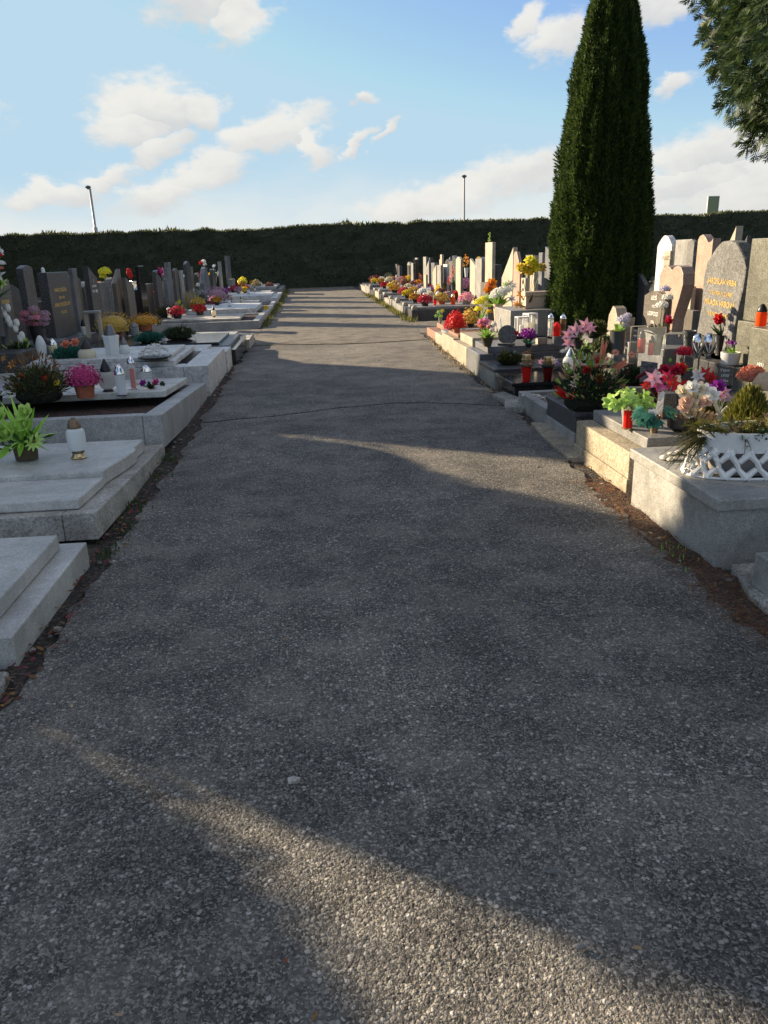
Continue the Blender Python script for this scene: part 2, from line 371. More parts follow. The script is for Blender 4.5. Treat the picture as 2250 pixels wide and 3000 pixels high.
def fir(mb, p, d, Ln, m, nl=.025, dens=220, droop=.25, st=None):
    p = Vector(p); d = unit(d); n = max(8, int(Ln*dens)); a, b = perp(d); pts = []
    for i in range(5): t = i/4; pts.append(p+d*Ln*t-V(0, 0, droop*Ln*t*t))
    mb.tube(pts, [.003, .003, .0025, .002, .001], st or WOOD, 4)
    for i in range(n):
        t = (i+.5)/n; c = p+d*Ln*t-V(0, 0, droop*Ln*t*t); s = 1 if i % 2 else -1; w = rng.uniform(-.9, .9)
        mb.petal(c, d*.75+a*s*(1-abs(w)*.4)+b*w*.8, b, nl*rng.uniform(.7, 1.2)*(1-.5*t), nl*.16, 0, m, 1, .25)
def stems(mb, base, tips, m, r=.003):
    for t in tips:
        t = Vector(t); b = Vector(base); mid = (b+t)/2+V(0, 0, .02); mb.tube([b, mid, t], r, m, 5)
def pot_prof(r, h, flare=.78, rim=.12):
    return [(r*flare, 0), (r*.97, h*(1-rim)), (r*1.04, h*(1-rim)), (r*1.06, h), (r*.95, h), (r*.9, h*.86), (0.0, h*.84)]
def vase_prof(r, h): return [(r*.62, 0), (r*.6, h*.05), (r*.72, h*.4), (r*.95, h*.93), (r, h), (r*.88, h), (r*.8, h*.85), (0, h*.8)]

# ------------------------------------------------------------------ setting
from mathutils import noise as mnoise
def struct(o): o['kind'] = 'structure'; return o
g = MB(); g.box(-1600, 1600, -1600, 1600, -.6, -.035, GROUND); struct(g.build('ground'))
def XL(y): return -1.36
def XR(y): return 2.05+.026*(y-3.3) if y < 13 else min(2.66, 2.3+.045*(y-13))
def jag(y, s, a=.05):
    return mnoise.noise(V(s, y*1.7, 0))*a*1.5+mnoise.noise(V(s, y*7, 3))*a
def PL(y): return XL(y)+(.13 if y < 12 else .1)+jag(y, 3.3)
def PR(y): return XR(y)-(.17 if y < 6 else .08)+jag(y, 8.1, .06)
def crack1(x): return 8.12+.62*math.exp(-((x-.75)/1.25)**2)+.05*mnoise.noise(V(x*3, 1, 0))
def crack2(x): return 15.55+.1*mnoise.noise(V(x*2.2, 5, 0))-.12*math.sin(x*1.3)
def sheet(name, lo, hi, mat, rows, cols, z0, left=PL, right=PR, thick=.03):
    mb = MB(); P = []
    for i in range(rows+1):
        for j in range(cols+1):
            y = lo(0)+(hi(0)-lo(0))*i/rows; x = left(y)+(right(y)-left(y))*j/cols
            y = lo(x)+(hi(x)-lo(x))*i/rows
            z = z0+.012*mnoise.noise(V(x*.9, y*.6, 1.5))+.004*mnoise.noise(V(x*4, y*4, 2))-(.008 if i in (0, rows) or j in (0, cols) else 0)
            P.append((x, y, z))
    w = cols+1; F = [(i*w+j, i*w+j+1, (i+1)*w+j+1, (i+1)*w+j) for i in range(rows) for j in range(cols)]
    ring = [j for j in range(w)]+[i*w+cols for i in range(1, rows+1)]+[rows*w+j for j in range(cols-1, -1, -1)]+[i*w for i in range(rows-1, 0, -1)]
    n = len(P); P += [(P[k][0], P[k][1], z0-thick) for k in ring]
    F += [(ring[(k+1) % len(ring)], ring[k], n+k, n+(k+1) % len(ring)) for k in range(len(ring))]
    mb.add(P, F, mat); return struct(mb.build(name, smooth=35))
ASP = asphalt('asphalt', (1.34, 1.26, 1.15)); ASP2 = asphalt('dusty asphalt', (1.2, 1.08, .93), .28)
sheet('asphalt_path', lambda x: -2.5, crack1, ASP, 180, 26, 0)
sheet('asphalt_path', lambda x: crack1(x)+.05, crack2, ASP, 110, 26, .002)
sheet('asphalt_path', lambda x: crack2(x)+.17, lambda x: 47.9, ASP2, 160, 22, .0, lambda y: PL(y)+.03, lambda y: PR(y)-.03)
sheet('cross_path', lambda x: 17.0, lambda x: 19.9, ASP2, 12, 20, -.004, lambda y: -11, lambda y: PL(y)+.02, .02)
sheet('cross_path', lambda x: 17.2, lambda x: 20.3, ASP2, 12, 20, -.004, lambda y: PR(y)-.02, lambda y: 14, .02)

# ------------------------------------------------------------------ graves
def grave(label, side, y0, y1, xf, zt, mat, slabs=(), depth=None, kw=.13, foot=None, bed=None, split=None, group=None, plinth=None, footmat=None):
    """local +x runs from the path into the row; parts: kerb, footing, bed, cover_slab(s), plinth"""
    depth = depth or (2.25 if side == 'R' else 2.65); w = y1-y0
    t = thing('grave', label, 'grave', (xf, (y0+y1)/2, 0), 0 if side == 'R' else math.pi, group)
    h = w/2; gp = .003; k = MB()
    splits = split or [-h, h]
    zb = foot if foot else -.04
    for a, b in zip(splits[:-1], splits[1:]): k.box(0, kw, a+gp, b-gp, zb, zt+rng.uniform(-.002, .002), mat)
    q = depth*.5
    for yy in (-h, h-kw):
        k.box(kw+gp, q-gp, yy, yy+kw, zb, zt+.001, mat); k.box(q+gp, depth-kw-gp, yy, yy+kw, zb, zt-.002, mat)
    k.box(depth-kw, depth, -h, h, zb, zt, mat)
    k.build('kerb', t, .007)
    if foot:
        f = MB(); f.box(-.012, depth+.01, -h-.008, h+.008, -.04, foot, footmat or CONC); f.build('footing', t, .006)
    if bed:
        f = MB(); f.box(kw, depth-kw, -h+kw, h-kw, -.03, zt-bed[1], bed[0]); f.build('bed', t)
    z = zt
    for sl in slabs:
        f = MB(); x0, x1, ya, yb, th, m = sl[:6]; zz = sl[6] if len(sl) > 6 else z
        f.box(x0, depth-x1, -h+ya, h-yb, zz+.002, zz+th, m); f.build('cover_slab', t, .008); z = zz+th
    if plinth:
        px0, pz, pm = plinth
        f = MB(); f.box(px0, depth+.12, -h+.05, h-.05, zt+.004, pz, pm); f.build('plinth', t, .01)
    return t, z
# left row, near to far
grave('nearest grave on the left, low pale granite slab on a plain kerb', 'L', 3.06, 4.22, -1.34, .12, LPALE, [(.115, .2, .1, .07, .085, LPALE)], kw=.2)
t, zz = grave('wide left grave with a stepped granite cover slab under lime green plant', 'L', 4.55, 6.84, -1.37, .13, LCONC, (), kw=.2, split=[-1.145, .72, 1.145])
f = MB(); f.box(.12, 1.95, .44, 1.05, .134, .2, LPALE); f.build('cover_slab', t, .01)
f = MB(); prof = [(.125, .432), (.12, .3), (.098, .12), (.078, -.08), (.066, -.25), (.068, -.38), (.1, -.41), (.1, -.8), (1.95, -.8), (1.95, .432)]
f.prism(prof[::-1], .134, .24, LPALE); f.build('cover_slab', t, .012)
t.rotation_euler.x = .045
t, zz = grave('left grave with dark earth bed open in front of its granite slab', 'L', 6.86, 9.8, -1.37, .255, LGREY, (), kw=.17, bed=(SOIL, .06), split=[-1.47, -.5, .45, 1.47])
f = MB(); f.box(.17, 2.05, -1.22, .32, .284, .35, LPALE); f.build('cover_slab', t, .01)
t.rotation_euler.x = .055
t, zz = grave('white marble grave on the left with a double stepped cover', 'L', 10.0, 12.1, -1.35, .36, MARB, [(.42, .1, .1, .06, .07, MARB), (.5, .45, .5, .12, .05, MARB)], kw=.3, split=[-1.05, .1, 1.05], plinth=(2.3, .6, DARK))
t, zz = grave('narrow white marble grave squeezed beside the black granite one', 'L', 12.14, 12.86, -1.33, .3, MARB, [(.3, .1, .06, .06, .05, MARB)], kw=.16)
grave('black granite grave on the left with a sloping double edge', 'L', 12.9, 15.2, -1.27, .24, BLACK, [(.1, .1, .1, .1, .06, DARK), (.28, .2, .3, .2, .05, BLACK)], kw=.2)
grave('grey grave with two cream roses at the corner of the cross path', 'L', 15.28, 16.6, -1.22, .17, LCONC, [(.3, .15, .12, .1, .07, LGREY)], kw=.22)
grave('low grey frame grave with withered bed beyond the left cross path', 'L', 20.15, 23.3, -1.33, .17, LGREY, [(.5, .3, .9, .25, .06, LCONC, .17)], kw=.16, bed=(SOIL, .05))
grave('left grave with long white slab near the tan grass', 'L', 23.6, 27.9, -1.3, .13, LCONC, [(.35, .3, .6, .3, .14, MARB)], kw=.2)
grave('grey left grave planted with small red and white flowers', 'L', 28.2, 31.6, -1.34, .1, LGREY, [(.6, .3, .3, .3, .06, GREY)], kw=.16)
grave('white painted left grave with square corner blocks', 'L', 31.9, 36.0, -1.32, .2, MARB, [(.25, .3, .4, .2, .1, MARB)], kw=.3)
grave('left grave with light kerb between two grey ones by the hedge', 'L', 36.4, 39.6, -1.36, .13, LPALE, [(.5, .3, .3, .2, .1, LGREY)], kw=.2)
grave('farthest left grave, long grey kerb in front of the hedge', 'L', 40.0, 46.2, -1.4, .24, GREY, [(.3, .4, .4, .3, .12, LGREY)], kw=.2)
# right row, near to far
grave('pale granite grave cut by the right edge of the photo', 'R', 1.6, 3.27, 2.06, .2, PALE, [(.14, .1, .1, .12, .09, PALE)], kw=.25, foot=.03)
grave('tall pale granite box grave carrying the white lattice planter', 'R', 3.6, 4.72, 2.05, .3, PALE, [(-.025, .02, -.015, -.015, .068, PALE)], kw=.4, plinth=(1.8, .5, GREENG))
grave('right grave with cracked yellow concrete kerb and grey slab', 'R', 4.95, 6.06, 2.12, .28, YELC, [(.13, .1, .03, .02, .085, GREY)], kw=.3, foot=.09, footmat=YELC, plinth=(1.85, .5, PALE))
grave('dark granite tub grave under the orange flowered fir arrangement', 'R', 6.3, 7.14, 2.2, .25, DARK, [(-.012, .1, -.012, -.012, .045, DARK)], kw=.3, foot=.115, footmat=PALE, plinth=(1.8, .5, GREENG))
grave('small pale kerbed grave with a pebble filled bed', 'R', 7.17, 8.2, 2.2, .17, PALE, (), kw=.1, bed=(PEBB, .03), split=[-.515, -.06, .515], plinth=(1.8, .5, DARK))
grave('low black polished grave with the red lantern on its corner', 'R', 8.62, 9.42, 2.27, .15, BLACK, [(-.04, .1, -.03, -.03, .045, BLACK)], kw=.2, plinth=(1.75, .5, BLUE))
grave('grey granite right grave with moss wreath on dark cover', 'R', 9.58, 10.48, 2.26, .17, PALE, [(-.01, .1, -.02, -.01, .05, DARK)], kw=.15, plinth=(1.75, .48, GREY))
grave('two step blue granite grave with the round plaque and purple flower', 'R', 10.56, 11.5, 2.28, .29, BLUE, [(.12, .1, .06, .04, .09, BLUE)], kw=.2, plinth=(1.6, .52, BLUE))
grave('sunlit beige right grave with a raised block on its front', 'R', 11.62, 12.75, 2.3, .27, BEIGE, [(.1, .1, .05, .1, .13, BEIGE)], kw=.3, plinth=(.68, .78, GREY))
grave('sunlit beige right grave with a pot of red flowers', 'R', 12.95, 14.1, 2.34, .27, BEIGE, [(.1, .1, .1, .1, .05, REDB)], kw=.25, plinth=(1.6, .5, GREY))
grave('low beige right grave with bare kerb next to the red brown one', 'R', 14.16, 15.3, 2.4, .18, CREAM, [(.1, .1, .1, .1, .05, GREY)], kw=.25)
grave('low red brown clinker grave at the right corner of the cross path', 'R', 15.4, 16.8, 2.46, .14, REDB, [(.2, .1, .3, .1, .1, REDB)], kw=.2)
FR = [(20.75, 22.6, 2.64, .24, DARK, 'dark granite grave at the far corner of the cross path'), (22.8, 24.6, 2.64, .23, GREY, 'second grey grave past the cross path with the terracotta mum pot'),
      (24.8, 26.6, 2.65, .26, GREY, 'low grey grave with light front blocks past the cross path'), (26.9, 28.7, 2.66, .22, CONC, 'far concrete grave with cream end stones'),
      (29, 30.8, 2.66, .26, DARK, 'far dark kerbed grave among white lanterns'), (31.1, 33, 2.66, .3, CREAM, 'far cream edged grave beside the white figurines'),
      (33.4, 35.4, 2.66, .26, DARK, 'far dark grave with yellow lantern'), (35.8, 38.4, 2.66, .34, GREY, 'grey box grave near the far end of the right row'), (39, 44, 2.7, .25, CONC, 'last concrete grave of the right row under the hedge')]
for y0, y1, xf, zt, m, lb in FR:
    grave(lb, 'R', y0, y1, xf, zt, m, [(.12, .2, .12, .12, .07, DARK if m != DARK else GREY)], kw=.2)
    e = MB(); e.lathe([(.07, 0), (.085, .03), (.075, .09), (.03, .12), (0, .125)], CREAM, (xf+.09, y0+.16, zt+.003), 10)
    tag(e.build('kerb_stone', smooth=50), 'cream round kerb stone on the '+' '.join(lb.split()[:10]), 'kerb stone', 'cream stones on grave corners')

# loose concrete footings at the edge of the path
def slabstone(label, pts, z0, z1, m):
    b = MB(); b.prism(pts, z0, z1, m); return tag(b.build('concrete_footing', None, .012), label, 'concrete slab')
slabstone('flat concrete strip between the box grave and the nearest right grave', [(1.98, 1.2), (2.9, 1.1), (2.9, 3.56), (2.12, 3.56), (2.02, 3.2), (2.0, 2.2)], -.06, .022, CONC)
slabstone('crumbling yellowish concrete ledge below the dark tub grave', [(2.0, 5.9), (2.2, 5.75), (2.2, 7.2), (2.08, 7.25), (2.02, 6.6)], -.06, .03, YELC)
slabstone('broken pale concrete lump below the black polished grave', [(2.0, 8.0), (2.2, 7.9), (2.3, 8.5), (2.22, 8.95), (2.05, 8.8), (2.1, 8.4)], -.06, .05, CONC)
slabstone('mossy concrete ledge at the left edge below the nearest grave', [(-1.9, 1.9), (-1.42, 2.0), (-1.3, 2.5), (-1.33, 2.95), (-1.9, 3.05)], -.06, .02, CONC)

# ------------------------------------------------------------------ headstones
def arc(x0, x1, z, rise, n=9): return [(x0+(x1-x0)*i/n, z+rise*math.sin(math.pi*i/n)) for i in range(n+1)]
def profile(kind, w, h):
    a = w/2
    if kind == 'rect': return [(-a, 0), (a, 0), (a, h), (-a, h)]
    if kind == 'arch': return [(-a, 0), (a, 0)]+arc(a, -a, h-a*.6, a*.6)
    if kind == 'low': return [(-a, 0), (a, 0)]+arc(a, -a, h-a*.22, a*.22)
    if kind == 'slant': return [(-a, 0), (a, 0), (a, h*.86), (-a, h)]
    if kind == 'slantr': return [(-a, 0), (a, 0), (a, h), (-a, h*.8)]
    if kind == 'gable': return [(-a, 0), (a, 0), (a, h*.8), (a*.2, h), (-a*.2, h), (-a, h*.8)]
    if kind == 'tri': return [(-a, 0), (a, 0), (a, h), (-a, h*.62)]
    if kind == 'wave': return [(-a, 0), (a, 0), (a, h*.96), (a*.75, h*.93), (a*.4, h*.92), (0, h*.97), (-a*.4, h), (-a*.8, h*.985), (-a, h*.95)]
    if kind == 'step': return [(-a, 0), (a, 0), (a, h), (a*.1, h), (a*.1, h*.9), (-a*.4, h*.9), (-a*.4, h*.7), (-a, h*.7)]
    if kind == 'heart': return [(-a*.0, 0), (a*.42, 0), (a*.45, h*.2), (a*.8, h*.5), (a, h*.72), (a*.95, h*.88), (a*.72, h*.98), (a*.42, h), (a*.16, h*.97), (0, h*.93), (-a*.16, h*.97), (-a*.42, h), (-a*.75, h*.96), (-a*.98, h*.86), (-a, h*.66), (-a*.96, h*.47), (0, h*.47)]
    if kind == 'rough':
        p = [(-a*.86, 0), (a*.9, 0), (a*.8, h*.2), (a*.9, h*.42), (a*1.0, h*.6), (a*1.02, h*.78), (a*.86, h*.86), (a*.62, h*.93), (a*.4, h*.985), (a*.1, h), (-a*.25, h*.99), (-a*.45, h*.95), (-a*.62, h*.9), (-a*.9, h*.8), (-a*.98, h*.66), (-a*.92, h*.4), (-a*1.0, h*.15)]
        return p
    if kind == 'lump': return [(-a, 0), (a, 0), (a*.95, h*.45), (a, h*.82), (a*.55, h*.72), (a*.3, h*.78), (0, h*.96), (-a*.3, h), (-a*.7, h*.82), (-a*.85, h*.5)]
def headstone(label, side, p, w, h, th, kind, m, lines=None, z0=0.0, plinth=None, tcol=None, ts=.07, tz=.7, tx=0, lean=0, group=None, name='headstone', cat='headstone', rot=None):
    rz = R(-90 if side == 'R' else 90) if rot is None else rot
    t = thing(name, label, cat, (p[0], p[1], z0), rz, group)
    zb = 0
    if plinth: b = MB(); b.box(-w/2-plinth[0], w/2+plinth[0], -th/2-plinth[1], th/2+.05, 0, plinth[2], plinth[3]); b.build('plinth', t, .008); zb = plinth[2]+.002
    b = MB(); b.prism(profile(kind, w, h-zb)[::-1], -th/2, th/2, m, 'y'); o = b.build('stone_body', t, .007 if kind != 'rough' else .02); o.location.z = zb
    if kind == 'rough': o.rotation_euler.y = lean
    for i, ln in enumerate(lines or []):
        text(ln, ts*(1 if i % 2 == 0 else .72), tcol or GOLD, o, tx, h*tz-i*ts*1.35-zb, -th/2-.002)
    return t
def ys(l, r, ym, X): a, b = ax(l, ym, X), ax(r, ym, X); return (a.y+b.y)/2, abs(a.y-b.y)
def hs(label, side, l, r, t, b, X, th, kind, m, wf=1.0, face=False, **k):
    """l, r, t, b: where the stone is seen in the photograph (front and near end); it stands on the row line X"""
    ym = (t+b)/2; th = min(th, .15); q = mpp(ax((l+r)/2, ym, X)); e = 0 if face else min(th/q, (r-l)*.4); th = th if face else max(.07, e*q)
    if side == 'R': y, w = ys(l, r-e, ym, X-th/2)
    else: y, w = ys(l+e, r, ym, X+th/2)
    h = ax((l+r)/2, t, X).z
    return headstone(label, side, (X, y), max(.78 if w < 1.2 and X > 4 and y > 17 else .3, w), h*(.86 if y > 22.5 and side == 'R' else 1), th, kind, m, **k)

# left row: fronts face the path
hs('dark brown headstone at the left edge behind white blossoms', 'L', -30, 42, 822, 1000, -4.10, .16, 'rect', BROWNG, lines=['RODINA'], tz=.8)
hs('dark grey headstone with gold crest and cream lower corner, leftmost tall one', 'L', 64, 112, 777, 1000, -4.15, .16, 'low', DARK, lines=['MARIE', '1931 - 2004'], tz=.62, ts=.06)
hs('thick black headstone with four lines of gold lettering', 'L', 122, 212, 797, 960, -4.15, .22, 'rect', DARK, plinth=(.12, .3, .5, DARK), lines=['KAREL DOLEŽAL', '1929 - 1998', 'ANNA DOLEŽALOVÁ', '1933 - 2010'], tz=.8, ts=.085, tcol=GOLD)
hs('thin pale blue stele between the gold lettered stone and the tall grey one', 'L', 214, 230, 786, 900, -4.40, .08, 'rect', BLUE)
hs('tall dark grey headstone engraved with a small white cross', 'L', 252, 290, 779, 930, -4.20, .16, 'slant', DARK, lines=['†', 'JAN VESELÝ', '1941 - 2009'], tcol=WLET, tz=.82, ts=.075)
hs('brown grey headstone behind the beige vase with bright yellow flower', 'L', 330, 360, 788, 920, -4.30, .16, 'slantr', BROWNG)
hs('plain grey slanted stele right of the brown grey headstone', 'L', 362, 396, 812, 930, -4.15, .14, 'slant', BROWNG)
hs('black polished headstone with a grey portrait top', 'L', 402, 428, 779, 910, -4.30, .2, 'rect', BLACK, plinth=(.15, .3, .3, BLACK))
hs('blue grey headstone left of the pink bouquet vase', 'L', 450, 476, 795, 890, -4.30, .16, 'slant', DARK)
hs('tall grey double headstone above the pink bouquet vase', 'L', 478, 506, 769, 890, -4.50, .18, 'step', BLUE)
hs('brown grey low topped headstone next to the light stele', 'L', 508, 526, 785, 880, -4.40, .16, 'low', BROWNG)
hs('light stele in the middle of the left row', 'L', 528, 540, 792, 870, -4.30, .12, 'rect', PALE)
hs('dark tall headstone behind the tan grass', 'L', 542, 562, 765, 880, -4.30, .2, 'low', DARK)
hs('grey headstone with white flowers on top, far left row', 'L', 586, 616, 781, 880, -4.30, .18, 'arch', BLUE, wf=.5)
hs('dark far left headstone right of the red and white bouquet', 'L', 618, 634, 790, 870, -4.40, .18, 'rect', DARK, wf=.6)
hs('narrow light blue stele left of the tallest far left stone', 'L', 641, 652, 766, 860, -4.20, .12, 'rect', PALE, wf=.7)
hs('tallest blue grey stele at the far end of the left row', 'L', 663, 678, 750, 860, -4.10, .25, 'rect', BLUE, wf=.5)
hs('low grey block headstone beside the tallest blue grey stele', 'L', 672, 690, 817, 860, -3.80, .6, 'rect', GREY, wf=.5)

BACKS = [('grey', ROUGHG, 'rect'), ('dark', DARK, 'low'), ('brown', BROWNG, 'rect'), ('black', BLACK, 'slant'), ('blue grey', DARK, 'low'), ('rough grey', ROUGHG, 'lump')]
for i in range(26):
    nm, m, kd = BACKS[(i*5+i//6) % 6]; y = 11.2+i*1.32+rng.uniform(-.15, .15); h = rng.uniform(.95, 1.5)
    headstone(nm+' headstone back in the second row, behind a gap of the left row', 'R', (-5.05-rng.random()*.25, y), rng.uniform(.7, 1.15), h, .16, kd, m, group='backs of second row headstones on the left')
# right row
hs('greenish granite family headstone cut by the right edge of the photo', 'R', 2186, 2330, 697, 1000, 4.35, .22, 'rect', GREENG, plinth=(.0, .05, .9, GREENG), z0=0, face=True)
y, w = ys(2186, 2330, 850, 4.35); 
tt = [o for o in bpy.data.objects if o.get('label', '').startswith('greenish granite family')][0]
for i, ch in enumerate('RODINA'): text(ch, .09, WLET, kids(tt)[-1] if kids(tt)[-1].name.startswith('stone') else [k for k in kids(tt) if k.name.startswith('stone')][0], +.07, .68-i*.112, -.077, 'letter')
mb = MB(); mb.box(tt.location.y-6.84, tt.location.y-5.9, -.36, -.128, 0, .898, GREENG); mb.build('ledge', tt, .01)
text('1921', .06, WLET, tt, tt.location.y-6.62, .56, -.362)
hs('split grey headstone with gold names, the big one on the right', 'R', 2052, 2172, 705, 985, 4.4, .2, 'rough', ROUGHG, lean=R(2.5), plinth=(.02, .2, .5, DARK), face=True,
   lines=['JAROSLAV VRBA', '*3.5.1924 †1.2.1990', 'MILADA VRBOVÁ', '*5.8.1928 †9.3.1997'], tz=.735, ts=.082)
hs('salmon double petal headstone with its lower left corner cut out', 'R', 1928, 1998, 777, 945, 4.5, .16, 'heart', PINKS, plinth=(.1, .2, .62, GREY), face=True)
hs('brown plate headstone with white lines beside the thuja', 'R', 1884, 1944, 850, 990, 4.42, .14, 'low', BROWNG, lines=['LEOŠ', '1921', 'LEOPOLD', '1926', 'LEONTINA', '1927', 'LADISLAV', '1 srpna'], tcol=WLET, ts=.072, tz=.9, face=True)
hs('slim blue grey stone between thuja and the brown plate headstone', 'R', 1866, 1888, 795, 960, 4.75, .12, 'slant', DARK)
hs('rough beige two lobed headstone at the foot of the thuja', 'R', 1775, 1828, 894, 985, 4.1, .16, 'lump', BEIGE, plinth=(.05, .1, .2, GREY), face=True)
hs('small yellow headstone with dark engraved lines before the thuja', 'R', 1645, 1678, 818, 950, 4.2, .18, 'gable', CREAM, lines=['JOSEF', '1909', 'ANEŽKA', '1915'], tcol=DARK, ts=.1, tz=.72, face=True)
hs('grey stele with light front left of the thuja', 'R', 1545, 1577, 748, 900, 4.7, .16, 'slantr', CREAM, wf=.9)
hs('white plate headstone with dark lines behind beige trough', 'R', 1526, 1546, 814, 900, 4.3, .12, 'rect', CREAM, lines=['JIŘÍ', '1940', 'VĚRA', '1944'], tcol=DARK, ts=.1, tz=.9, wf=.9)
hs('salmon gabled headstone right of the pointed cream one', 'R', 1502, 1526, 737, 860, 4.5, .4, 'gable', PINKS)
hs('pointed cream headstone with a dark framed panel', 'R', 1470, 1502, 725, 860, 4.5, .1, 'tri', CREAM, face=True)
hs('blue grey double stele in shade left of the thuja', 'R', 1566, 1600, 712, 860, 6.6, .4, 'step', BLUE)
hs('small blue stele left of the blue grey double stele', 'R', 1543, 1562, 722, 860, 6.8, .2, 'rect', BLUE)
hs('light blue stele half hidden behind the thuja edge', 'R', 1602, 1622, 722, 860, 6.4, .3, 'slant', BLUE)
hs('tall white headstone with dark side and gold written base', 'R', 1424, 1448, 710, 830, 4.5, .55, 'rect', CREAM, plinth=(.06, .1, .92, BROWNG), lines=['RODINA', 'NOVÁKOVA', '1938', '2001'], tcol=GOLD, ts=.11, tz=.42, wf=.9)
hs('yellow lit stele with a shade gap, third left of the tall white headstone', 'R', 1399, 1407, 758, 830, 4.5, .2, 'rect', GREY, wf=.9)
hs('beige plain stele in front of black ones', 'R', 1381, 1394, 757, 830, 4.5, .2, 'slant', CREAM, wf=.9)
hs('tall white rounded headstone behind orange gladioli', 'R', 1338, 1352, 726, 830, 4.5, .25, 'low', CREAM, wf=.95)
hs('pointed white stele behind the narrow lit ones', 'R', 1309, 1320, 731, 830, 5.2, .2, 'slantr', GREY, wf=.7)
hs('narrow bright white stele in the far right row', 'R', 1302, 1309, 754, 830, 4.5, .2, 'rect', MARB, wf=.8)
hs('stepped tall stele with dark grey side, tallest of the far right row', 'R', 1286, 1296, 722, 830, 4.6, .85, 'step', BEIGE, wf=.55)
hs('engraved grey stele between two white ones, far right row', 'R', 1283, 1291, 757, 830, 4.3, .25, 'rect', GREY, wf=.5)
hs('white lit stele left of the tallest far right one', 'R', 1269, 1280, 756, 830, 4.4, .3, 'slantr', BEIGE, wf=.6)
hs('cream block headstone with dark shaded side', 'R', 1241, 1252, 790, 830, 4.0, 1.1, 'rect', BEIGE, wf=.4)
hs('grey stele with orange lantern, far right row', 'R', 1249, 1258, 744, 830, 4.6, .4, 'slantr', GREY, wf=.4)
hs('thin dark post stele, far right', 'R', 1243, 1246, 733, 830, 4.7, .2, 'rect', GREY, wf=.3)
hs('thin grey stele near the far right end', 'R', 1218, 1222, 738, 830, 4.8, .2, 'rect', GREY, wf=.25)
hs('thin shaded stele at the far right end of the row', 'R', 1206, 1209, 756, 830, 4.6, .2, 'rect', GREY, wf=.2)
hs('small dark stele, last of the far right row', 'R', 1195, 1199, 764, 830, 4.6, .2, 'rect', DARK, wf=.2)
for i, (yy, w, h, m, kd, nm) in enumerate([(20.2, .8, 1.1, DARK, 'rect', 'dark low headstone just left of the tall white one'), (22.3, .9, 1.25, BROWNG, 'low', 'brown headstone behind the yellow vase flowers'), (23.4, .7, 1.0, BLACK, 'rect', 'black headstone between beige and yellow lit steles'),
        (25.4, .9, 1.3, DARK, 'slant', 'dark slanted headstone right of the tall white rounded one'), (27.0, .8, 1.15, BROWNG, 'rect', 'brown headstone left of the orange gladioli'), (28.3, .8, 1.2, DARK, 'low', 'dark headstone beside the narrow bright white stele'), (30.2, .9, 1.1, BLUE, 'rect', 'blue grey headstone behind the cream block, far right'),
        (32.0, .8, 1.25, DARK, 'rect', 'dark headstone left of the cream block, far right'), (33.8, .9, 1.05, BROWNG, 'low', 'brown low headstone among the far white lanterns'), (35.4, .8, 1.2, BLACK, 'rect', 'black headstone near the far thin posts'), (37.2, .9, 1.0, DARK, 'slant', 'dark slanted headstone near the far right end'),
        (39.4, .9, 1.1, GREY, 'low', 'grey low headstone near the far right end'), (41.8, .9, .95, DARK, 'rect', 'small dark headstone last but one before the hedge, right'), (44.2, .9, 1.0, BROWNG, 'rect', 'brown headstone closest to the hedge, right')]):
    headstone(nm, 'R', (4.72+.12*(i % 3), yy), w*1.15, h*1.22, .14, kd, m, plinth=(.08, .15, .3, GREY))
# rows behind the right row
hs('white rounded headstone right behind the thuja', 'R', 1930, 1962, 690, 780, 8.5, .25, 'arch', MARB, wf=.8, face=True)
hs('striped tan headstone below the white rounded one', 'R', 1944, 1972, 735, 800, 7.6, .2, 'rect', BEIGE, lines=['VLASTA', '1930', 'OTO', '1927'], tcol=BROWNG, ts=.13, tz=.88)
hs('narrow grey post headstone right of the striped tan one', 'R', 1996, 2008, 702, 800, 8.4, .4, 'rect', GREY)
hs('slim cream stele left of the grey post headstone', 'R', 1976, 1986, 708, 800, 8.6, .2, 'rect', CREAM)
hs('speckled grey stele left of the tan waved headstone', 'R', 2014, 2036, 703, 800, 7.8, .3, 'low', ROUGHG, wf=.8)
hs('tan waved headstone left of the big split grey one', 'R', 2040, 2084, 687, 820, 7.2, .16, 'wave', PINKS, face=True)
hs('white triangular headstone peeking over the split grey one', 'R', 2112, 2152, 664, 760, 8.6, .18, 'tri', CREAM, face=True)
hs('dark slanted headstone with a light end right of the triangular one', 'R', 2164, 2192, 690, 760, 7.6, .4, 'slantr', DARK, wf=.8)
hs('beige block headstone on low plinth seen past the salmon petal one', 'R', 2004, 2036, 838, 900, 7.0, .3, 'rect', CREAM, wf=.9)
hs('low brown grey grave block behind the salmon petal headstone', 'R', 1996, 2050, 908, 960, 6.2, .6, 'rect', BROWNG)

